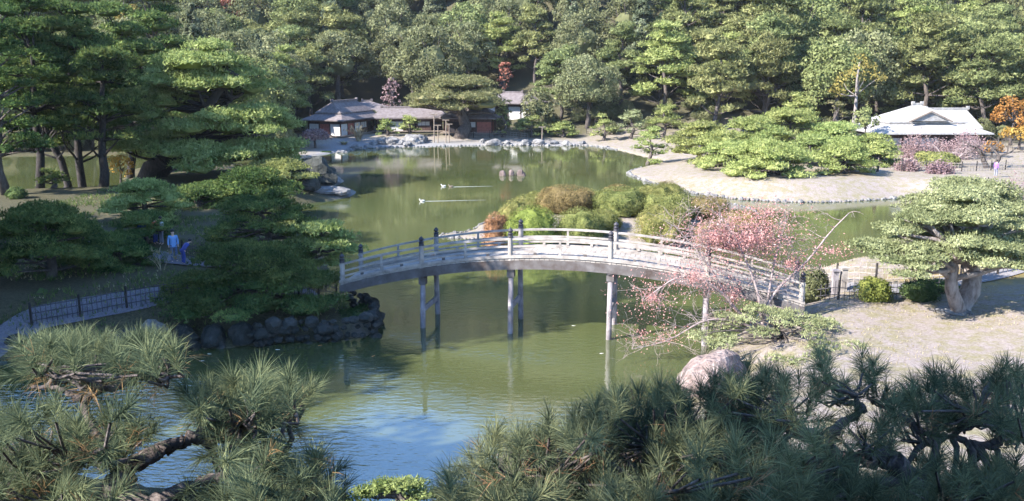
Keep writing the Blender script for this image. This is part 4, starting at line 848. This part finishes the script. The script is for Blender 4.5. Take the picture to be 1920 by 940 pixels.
x, z, w, h = frame_px(1700,1850,250,97); plant("bare_tree", (x, 97, z), bare_meshes(h, w, 5, 0, .1, ('twig','maple'), r=.14, stems=3, spread=.6), "leafless pale twiggy tree in front of the pavilion", "tree")
# pink maple leaning over the bridge
mt = MB(); ml = MB(); tips = []
def limb(pix, r0, r1, n=4):
    P = np.array([PY(a, b, Yq) for a, b, Yq in pix]); t = np.linspace(0, 1, len(P)); tt = np.linspace(0, 1, 14); Q = np.stack([np.interp(tt, t, P[:, k]) for k in range(3)], 1)
    Q[1:-1] = (Q[:-2] + Q[2:] + 2 * Q[1:-1]) / 4; mt.tube(Q, np.linspace(r0, r1, 14), 7)
    for i in range(3, 14):
        for _ in range(n): branching(mt, Q[i], unit(rng.normal(size=3) * np.array([1, .7, .7]) + np.array([-.2, 0, .25])), rng.uniform(.5, 1.1), max(r1 * .8, .012), 2, tips, .4, minr=.005)
limb([(1428,622,35),(1432,580,35.2),(1462,535,35.4),(1513,493,35.6),(1556,435,35.7),(1592,400,35.8)], .085, .02, 1)
limb([(1425,615,35),(1380,585,35),(1358,548,35),(1312,522,34.8),(1276,514,34.6),(1240,538,34.4),(1205,565,34.3)], .075, .018, 2)
limb([(1425,620,35),(1375,600,34.8),(1320,598,34.5),(1255,640,34.2),(1185,655,34)], .06, .014, 3)
limb([(1428,600,35),(1420,540,35),(1395,480,35.2),(1370,430,35.4),(1350,400,35.5)], .07, .015, 3)
limb([(1358,548,35),(1330,500,35),(1300,460,35),(1270,430,35)], .05, .012, 3)
limb([(1440,560,35.2),(1450,500,35.5),(1462,450,35.8),(1480,400,36)], .05, .012, 3)
org = PZ(1428, 622, .8); org = np.array([org[0], 35.0, H(org[0], 35.0)])
for cx, cy, rx, ry, n, Yq in [(1400,440,125,58,3800,35.6),(1410,450,115,62,5200,35.4),(1340,445,105,52,3200,35.2),(1300,520,90,42,1500,34.8),(1372,560,40,44,800,35),(1222,560,75,48,1000,34.4),(1230,632,60,26,800,34.1),(1560,470,75,24,600,35.7),(1480,495,60,40,800,35.4),(1440,400,70,26,700,35.6)]:
    a = rng.uniform(0, 6.28, n); q = np.minimum(abs(rng.normal(size=n)) * .55, 1.3); cl = rng.normal(size=(n, 3)) * .05
    P = np.array([PY(cx + rx * math.cos(A) * Q, cy + ry * math.sin(A) * Q, Yq + rng.normal() * .55) for A, Q in zip(a, q)])
    keep = np.array([mnoise.noise(Vector(p) * 1.5) for p in P]) > -.22
    add_leaves(ml, P[keep] + cl[keep], np.tile([-.2, -.3, .6], (keep.sum(), 1)), .08, tilt=.9)
mp_ = empty("maple_tree", tuple(org), 0, "sprawling maple with thin pink red leaves hanging over the bridge's right half", "tree")
for b in (mt, ml): b.v = [v - org.astype(np.float32) for v in b.v]
mt.build("trunk", M['twig'], mp_, True); ml.build("crown", M['maple'], mp_)
# pampas and reeds
def blades(name, l, r, top, Y, mat, label, n=60, plume=None, group=None, wd=.03):
    x, z, w, h = frame_px(l, r, top, Y); m = MB(); pl = MB()
    for i in range(n):
        a = rng.uniform(0, 6.28); L = h * rng.uniform(.6, 1.05); out = w * .5 * rng.uniform(.2, 1); t = np.linspace(0, 1, 6)
        c = np.stack([np.cos(a) * (w * .08 + out * t ** 1.8), np.sin(a) * (w * .08 + out * t ** 1.8), L * (t - .18 * t ** 3)], 1); s = np.array([-math.sin(a), math.cos(a), 0]) * wd
        ww = (1 - t ** 2)[:, None] * .9 + .1; V = np.concatenate([c - s * ww, c + s * ww]); m.add(V, np.array([[k, k + 1, k + 7, k + 6] for k in range(5)]))
        if plume and i < plume: add_tufts(pl, np.repeat(c[-1:], 14, 0) + rng.normal(size=(14, 3)) * .05, np.tile([0, 0, 1.0], (14, 1)), .3, .05, 1)
    o = empty(name, (x, Y, z - .03), 0, label, "plant", group); m.build("leaves", M[mat], o)
    if plume: tag(pl.build("plumes", M['dry'], o), kind="stuff")
    return o
blades("pampas_grass", 648,694,230,134, 'dry', "tall pampas grass clump with pale plumes beside the teahouse", 80, 20, wd=.07)
blades("reed_clump", 628,662,262,130, 'dry', "low straw coloured reed clump at the water before the teahouse", 60, None, wd=.07)
blades("reed_clump", 45,100,498,44, 'dry', "reddish dry reed clump at the left edge above the path", 60, None, wd=.02)
blades("reed_clump", 255,345,470,43.5, 'dry', "arching pale grass stems in front of the adult in light blue", 16, 5, wd=.015)
blades("reed_clump", 40,110,560,39.5, 'grass_green', "dark blade leaved clump at the near corner of the left path", 90, None, wd=.03)
blades("reed_clump", 100,150,560,40, 'grass_green', "thin green blades right of the dark corner clump", 40, None, wd=.02)

def ground_cover(name, label, mat, n, region, L, w, k=3):
    P = np.column_stack([rng.uniform(region[0], region[1], n), rng.uniform(region[2], region[3], n)])
    ld = -sdist(P, lake); keep = (ld > .5) & (np.array([mnoise.noise(Vector((a * .35, b * .35, 3.3))) for a, b in P]) > rng.uniform(-.3, .35, n)); P = P[keep]
    Z = np.array([H(a, b) for a, b in P]); m = MB(); Q = np.column_stack([P, Z]); add_tufts(m, Q, np.tile([0, 0, 1.0], (len(Q), 1)), L, w, k, up=.4, spread=.45)
    return tag(m.build(name, M[mat]), label, "ground cover", None, "stuff")
ground_cover("grass", "dark grass and low weeds on the shaded left bank", 'grass_green', 26000, (-34, -8, 36, 76), .28, .035)
ground_cover("grass", "thin dry winter grass on the sunny right bank", 'dry', 15000, (8, 34, 26, 58), .10, .02, 2)
ground_cover("grass", "fallen leaves and dry grass on the shaded left bank", 'dry', 6000, (-34, -8, 38, 74), .16, .03)
# ------------------------------------------------------------------ forest on the hillside
protos = []
def proto(kind, ms, w, h): protos.append((kind, ms, w, h))
for i in range(3): proto("pine", pine_meshes(13, 9, 9, 30 + 4 * i, .46, 16, trunk_r=.28, mats=('bark', 'pine_wood'), padr=(.13,.21), low=.3, dome=.45, flat=.42), 9, 13)
for i in range(3): proto("broadleaf", broad_meshes(12.5, 9, .36, 13, ('bark', 'broad'), .12, 52), 9, 12.5)
proto("bright pine", pine_meshes(12, 9, 9, 34, .46, 16, trunk_r=.28, mats=('bark', 'pine_lit'), padr=(.13,.2), low=.35, dome=.45), 9, 12)
proto("light broadleaf", broad_meshes(12, 9, .36, 13, ('bark', 'broad_light'), .12, 50), 9, 12)
for i in range(2): proto("conifer", conifer_meshes(15, 6, .42, 80), 6, 15)
adj = {"pine": "layered green pine", "broadleaf": "dull broadleaf tree", "bright pine": "yellow green pine", "light broadleaf": "pale leafy tree", "conifer": "narrow dark conifer"}
taken = [(o.location.x, o.location.y) for o in scene.objects if o.get("category") in ("tree", "teahouse", "house") and o.location.y > 110]
houses = [(o.location.x, o.location.y, 9 if o["category"] == "teahouse" else 7) for o in scene.objects if o.get("category") in ("teahouse", "house")]
items = []
rows = [(122, 6.5), (127, 7), (136, 7), (145, 7.5), (152, 7.5), (160, 7.8), (168, 8), (176, 8), (185, 8), (195, 8), (205, 7), (214, 7)]
for rj, (Y, sp) in enumerate(rows):
    half = (1010 / FOC) * (Y * CT + 8); xx = -half + rng.uniform(0, sp)
    while xx < half:
        x, y = xx + rng.normal() * 1.2, Y + rng.normal() * 1.8; xx += sp * rng.uniform(.8, 1.2)
        pxx, _ = proj(x, y, 1)
        ri = max(0, rj - 1)
        if rj == 0 and not pxx < 530: continue
        if ri == 0 and Y > 125 and not (pxx > 1660 and pxx < 1700 or pxx > 1820 or pxx < 530): continue
        if ri == 1 and not (pxx > 1250 or pxx < 540): continue
        if ri == 2 and 545 < pxx < 1240: continue
        if ri == 3 and 640 < pxx < 1000: continue
        if any((x - a) ** 2 + (y - b) ** 2 < (3.6 if b < 150 else 3.0) ** 2 for a, b in taken): continue
        if any((x - a) ** 2 + (y - b) ** 2 < r * r for a, b, r in houses): continue
        if pxx > 1200: ws = [3, 3, 3, .5, .5, .5, 4.0, 1.6, .2, .2]
        elif pxx > 620: ws = [1.2, 1.2, 1.2, 2.2, 2.2, 2.2, .6, .5, 1.4, 1.4] if ri > 3 else [2, 2, 2, 1.5, 1.5, 1.5, 1.2, .5, .5, .5]
        else: ws = [2, 2, 2, 1.8, 1.8, 1.8, .8, .3, .5, .5]
        ws = np.array(ws[:len(protos)]); k = int(rng.choice(len(protos), p=ws / ws.sum())); items.append((x, y, ri, k, pxx))
made = {}
ORD = ["leftmost", "second from left", "third from left", "fourth from left", "fifth from left", "sixth from left", "seventh from left", "eighth from left", "ninth from left", "tenth from left"]
tier = ["at the hill foot", "near the hill foot", "low on the hill", "lower hillside", "lower middle hillside", "middle hillside", "upper middle hillside", "high on the hill", "at the top edge", "behind the top edge", "farthest uphill"]
def zone(px):
    for lim, n in [(260, "above the left edge pines"), (560, "above the huge leaning pine"), (740, "above the teahouse"), (970, "above the spreading pine"), (1180, "above the round evergreen"), (1420, "left of the golden tree"), (1660, "around the golden tree"), (1810, "above the pavilion"), (9999, "above the right edge")]:
        if px < lim: return n
buck = {}
for it in sorted(items, key=lambda t: t[4]): buck.setdefault((adj[protos[it[3]][0]], tier[it[2]], zone(it[4])), []).append(it)
for (a, tr, zn), lst in buck.items():
    for n, (x, y, ri, k, pxx) in enumerate(lst):
        lab = f"{a} {tr} {zn}" + (f", {ORD[min(n, 9)]}" if len(lst) > 1 else "")
        kind, ms, w, h = protos[k]; sc = rng.uniform(1.0, 1.45); sz = sc * rng.uniform(.85, 1.1)
        if y < 140: sz *= 1.05
        loc = (x, y, H(x, y) - .2); nm = {"pine": "pine_tree", "bright pine": "pine_tree", "broadleaf": "broadleaf_tree", "light broadleaf": "broadleaf_tree", "conifer": "conifer_tree"}[kind]
        if k not in made: made[k] = plant(nm, loc, ms, lab, "tree", "forest trees on the hillside", rng.uniform(0, 6.28), (sc, sc, sz))
        else:
            o = copy_tree(made[k]); o.location = loc; o.rotation_euler = (0, 0, rng.uniform(0, 6.28)); o.scale = (sc, sc, sz); o["label"] = lab
bushes = []
for Y, l, r, st in ((147.5, 540, 1330, 34), (143, 1150, 1340, 36), (124, 1290, 1920, 40), (120, -40, 540, 38)):
    for px in np.arange(l, r, st):
        q = PY(px + rng.normal() * 9, 200, Y + rng.normal() * 1.2)
        if not any((q[0] - a) ** 2 + (q[1] - c) ** 2 < (r2 * .62) ** 2 for a, c, r2 in houses): bushes.append((q[0], q[1], px))
bb = {}
for x, y, px in sorted(bushes, key=lambda t: t[2]): bb.setdefault(zone(px), []).append((x, y))
pb_ = None
for zn, lst in bb.items():
    for n, (x, y) in enumerate(lst):
        s = rng.uniform(.24, .42); lab = f"low bush at hill foot {zn}" + (f", {n + 1} of {len(lst)} from left" if len(lst) > 1 else "")
        if pb_ is None: pb_ = plant("leafy_bush", (x, y, H(x, y) - .3), broad_meshes(9, 10, .42, 11, ('bark', 'broad'), .02, 44), lab, "shrub", "bushes at the hill foot")
        o = pb_ if n == 0 and zn == list(bb)[0] else copy_tree(pb_)
        o.location = (x, y, H(x, y) - .3); o.rotation_euler = (0, 0, rng.uniform(0, 6.28)); o.scale = (s, s, s * rng.uniform(.8, 1.2)); o["label"] = lab
# upper wood, seen mirrored in the pond: reads as one mass
fw = MB(); n = 5200; fx = rng.uniform(-260, 260, n); fy = rng.uniform(206, 400, n)
keep = abs(fx) < fy * .75; fx, fy = fx[keep], fy[keep]; fz = height(np.column_stack([fx, fy]))
cx_ = np.stack([fx, fy, fz + 3], 1)
P = np.repeat(cx_, 16, 0) + rand_dirs(len(cx_) * 16, -.2) * np.array([3.6, 3.6, 3.6]); add_leaves(fw, P, np.tile([0, -.4, .8], (len(P), 1)), 1.9, tilt=.5)
tag(fw.build("distant_woodland", M['broad']), "dense green wood covering the upper hill", "woodland", None, "stuff")
# tall pines on the left slope just outside the picture: they shade the left bank
for i, (x, y, s) in enumerate([(-33,22,1.25),(-26,31,1.2),(-31,27,1.35),(-36,38,1.4),(-41,47,1.4),(-40,29,1.5),(-47,40,1.5),(-27,13,1.2)]):
    o = copy_tree(made[[0, 1, 2, 6][i % 4]] if all(q in made for q in (0, 1, 2, 6)) else list(made.values())[0]); o.location = (x, y, H(x, y) - .2); s *= 1.25; o.scale = (s, s, s * (1.45 if i == 1 else 1.0)); o.rotation_euler = (0, 0, i * 1.3); o["label"] = "tall pine on the slope beyond the left edge"; o["group"] = "pines on the slope beyond the left edge"

for x, y, s in ((-4.4, -.3, .31),):  # out-of-view pine, placed and narrowed to shade the near pines in dapples
    o = copy_tree(made[0]); o.location = (x, y, H(x, y)); o.scale = (s, s, .75); o["label"] = "unseen slender pine added to shade the near pines"; o["group"] = "unseen pines added for shade"
# ------------------------------------------------------------------ near pines at the bottom of the picture
def needles(mb, P, D, n=80, L=.10, w=.0012, shoot=.085, mi=0):
    m = len(P); Pp = np.repeat(P, n, 0); Dd = np.repeat(D, n, 0); t = rng.uniform(0, 1, m * n)[:, None]
    a = np.radians(rng.uniform(14, 52, m * n) + 20 * (1 - t[:, 0]))[:, None]; r = unit(np.cross(Dd, rng.normal(size=(m * n, 3))))
    d = Dd * np.cos(a) + r * np.sin(a); b = Pp + Dd * shoot * t; LL = (L * rng.uniform(.7, 1.15, m * n))[:, None]
    s = unit(np.cross(d, rng.normal(size=(m * n, 3)))) * w
    mid = b + d * LL * .55; tip = b + d * LL + np.array([0, 0, -.10]) * LL
    V = np.stack([b - s, b + s, mid + s * .8, mid - s * .8, tip], 1).reshape(-1, 3); base = np.arange(m * n)[:, None] * 5
    mb.add(V, base + np.array([0, 1, 2, 3]), mi); mb.f.append((base + np.array([3, 2, 4]) + mb.n - len(V), mi))
def near_pine(label, root, limbs, masses, w=.0009):
    tb, nb_ = MB(), MB(); nodes = []
    for pix, r0, r1 in limbs:
        P = np.array([PY(a, b, y) for a, b, y in pix]); t = np.linspace(0, 1, len(P)); N_ = len(P) * 7; tt = np.linspace(0, 1, N_); Q = np.stack([np.interp(tt, t, P[:, k]) for k in range(3)], 1)
        for _ in range(5): Q[1:-1] = (Q[:-2] + Q[2:] + 2 * Q[1:-1]) / 4
        Q[1:-1] += rng.normal(size=(N_ - 2, 3)) * r0 * .12; rr = np.linspace(r0, r1, N_) * (1 + .12 * rng.normal(size=N_)); tb.tube(Q, rr, 10); nodes += list(Q)
    P0 = np.array([PY(*limbs[0][0][0])])[0]; tb.tube(wander(root, P0, 8, .04), np.linspace(limbs[0][1] * 2.0, limbs[0][1], 8), 10)
    nodes = np.array(nodes)
    for cx, cy, rx, ry, n, Yq, upw in masses:
        cy += 38; n = int(n * (.8 if cx > 1300 else 1.0)); a = rng.uniform(0, 6.28, n); q = np.sqrt(rng.random(n)); yy = Yq + rng.normal(size=n) * .28
        P = np.array([PY(cx + rx * math.cos(A) * Q, cy + ry * math.sin(A) * Q, Y_) for A, Q, Y_ in zip(a, q, yy)])
        C = PY(cx, cy + ry * 1.2, Yq); D = unit(unit(P - C) * .55 + np.array([0, 0, upw * .8]) + rng.normal(size=(n, 3)) * .42)
        for lo, hi, nn, LL in ((0, .25, 70, .065), (.25, .7, 110, .085), (.7, .9, 130, .10), (.9, 1, 40, .08)):
            i0, i1 = int(n * lo), int(n * hi)
            if i1 > i0: needles(nb_, P[i0:i1], D[i0:i1], n=nn, L=LL, w=w)
        ib = rng.random(n) < .3
        if ib.any(): needles(nb_, P[ib] - D[ib] * .04, D[ib] * .2 + unit(rng.normal(size=(ib.sum(), 3))) * .8, n=14, L=.085, w=w, mi=1)
        hub = PY(cx, cy + ry * .5, Yq); hub_n = nodes[np.argmin(np.linalg.norm(nodes - hub, axis=1))]
        hubs = [hub] + [PY(cx + rx * rng.uniform(-.7, .7), cy + ry * rng.uniform(-.1, .8), Yq + rng.normal() * .15) for _ in range(max(2, n // 14))]
        for hb in hubs: 
            src = nodes[np.argmin(np.linalg.norm(nodes - hb, axis=1))]; L_ = np.linalg.norm(hb - src); tb.tube(wander(src, hb, 7, .07), np.linspace(.014, .006, 7), 5)
        hubs = np.array(hubs)
        for p in P:
            hb = hubs[np.argmin(np.linalg.norm(hubs - p, axis=1))]; md = (hb + p) / 2 - np.array([0, 0, .015]) + rng.normal(size=3) * .012; tb.tube([hb, md, p], [.006, .005, .004], 4, cap=False)
    o = empty("near_pine", tuple(root), 0, label, "tree", None); off = np.array(root, np.float32)
    for b in (tb, nb_): b.v = [v - off for v in b.v]
    tb.build("trunk", M['near_bark'], o, True); nb_.build("crown", [M['near_needle'], M['brown_needle']], o)
    return o
rt = (1.9, 2.6, H(1.9, 2.6) - .2)
near_pine("near pine with thick crooked dark limb filling the lower right corner", rt,
  [([(1720,990,2.9),(1712,925,2.9),(1690,880,2.9),(1655,850,2.9),(1615,866,2.9),(1572,862,2.9),(1540,828,2.95),(1480,798,3.0),(1420,790,3.1),(1330,800,3.1)], .046, .018),
   ([(1540,828,2.95),(1575,795,3.0),(1620,770,3.1)], .022, .01), ([(1330,800,3.1),(1230,830,3.1),(1100,850,3.0),(960,850,3.0)], .016, .008),
   ([(1690,905,2.9),(1640,905,2.8),(1590,915,2.8)], .02, .012), ([(1420,790,3.1),(1400,740,3.2)], .014, .008)],
  [(955,840,75,60,46,3.0,.55),(1090,845,110,75,90,3.0,.8),(1210,800,110,75,90,3.1,.9),(1330,775,100,70,85,3.15,.9),(1430,735,100,55,75,3.2,.9),(1480,860,110,60,60,2.95,.7),(1330,880,170,50,120,2.8,.8),(1120,925,200,35,110,2.8,.9),(1540,900,120,45,55,2.8,.8),(1580,690,60,40,22,3.3,.9),(1640,800,70,50,26,3.05,.8),(950,920,130,25,50,2.8,.9),(1380,930,200,25,90,2.6,.9)])
rt2 = (3.0, 3.4, H(3.0, 3.4) - .2)
near_pine("near pine with forked dark branches at the right edge", rt2,
  [([(2030,930,3.3),(1985,850,3.3),(1920,822,3.3),(1880,805,3.3),(1862,790,3.3),(1810,800,3.35),(1770,770,3.4)], .03, .012),([(1880,805,3.3),(1872,830,3.3),(1850,838,3.3),(1790,822,3.3),(1745,815,3.3)], .02, .01),([(1862,790,3.3),(1840,750,3.35),(1860,710,3.4)], .014, .007)],
  [(1810,725,90,55,60,3.4,.95),(1890,745,50,75,46,3.3,.95),(1730,770,60,45,30,3.4,.8),(1800,890,130,45,80,3.1,.9),(1890,915,60,30,36,3.0,.9),(1690,925,110,22,50,2.9,.9),(1655,700,40,30,9,3.5,.9)])
rt3 = (-1.7, 2.7, H(-1.7, 2.7) - .2)
near_pine("near pine with lit flaking branch filling the lower left corner", rt3,
  [([(160,1000,2.8),(205,930,2.8),(235,880,2.8),(290,848,2.8),(345,828,2.85),(400,800,2.9)], .045, .018),([(205,930,2.8),(290,945,2.7),(340,915,2.7),(400,896,2.72),(455,886,2.75),(520,875,2.8)], .026, .011),([(235,880,2.8),(180,820,2.9),(155,760,3.0),(172,738,3.0),(240,715,3.0),(300,705,3.0)], .02, .008),([(155,750,3.0),(110,728,3.0),(60,725,3.0)], .012, .006),([(160,960,2.8),(80,900,2.8),(20,880,2.8)], .03, .012)],
  [(180,655,135,34,90,3.0,1.0),(290,650,50,30,22,3.0,.8),(80,805,110,55,66,2.95,.9),(205,800,65,50,36,2.9,.9),(50,890,80,45,44,2.8,.8),(440,755,85,55,70,2.9,.95),(535,725,40,34,20,2.95,.9),(470,855,80,35,36,2.8,.7),(570,890,60,45,32,2.85,.7),(590,925,60,25,22,2.8,.8),(130,920,90,25,26,2.75,.8),(360,905,40,22,10,2.75,.8),(460,925,90,18,26,2.75,.9)])

# thin autumn haze over the whole valley
hb = MB(); hb.box((0, 340, 96), (1500, 1140, 200)); hz = hb.build("haze", None); hz.data.materials.clear()
hm_ = bpy.data.materials.new("valley_haze"); hm_.use_nodes = True; hn = hm_.node_tree.nodes; hn.remove(hn["Principled BSDF"])
pv_ = hn.new("ShaderNodeVolumePrincipled"); pv_.inputs["Color"].default_value = (.86, .9, 1, 1); pv_.inputs["Density"].default_value = .00007; hm_.node_tree.links.new(pv_.outputs[0], hn["Material Output"].inputs["Volume"])
hz.data.materials.append(hm_); tag(hz, "thin blue haze over the far trees", "haze", None, "stuff")
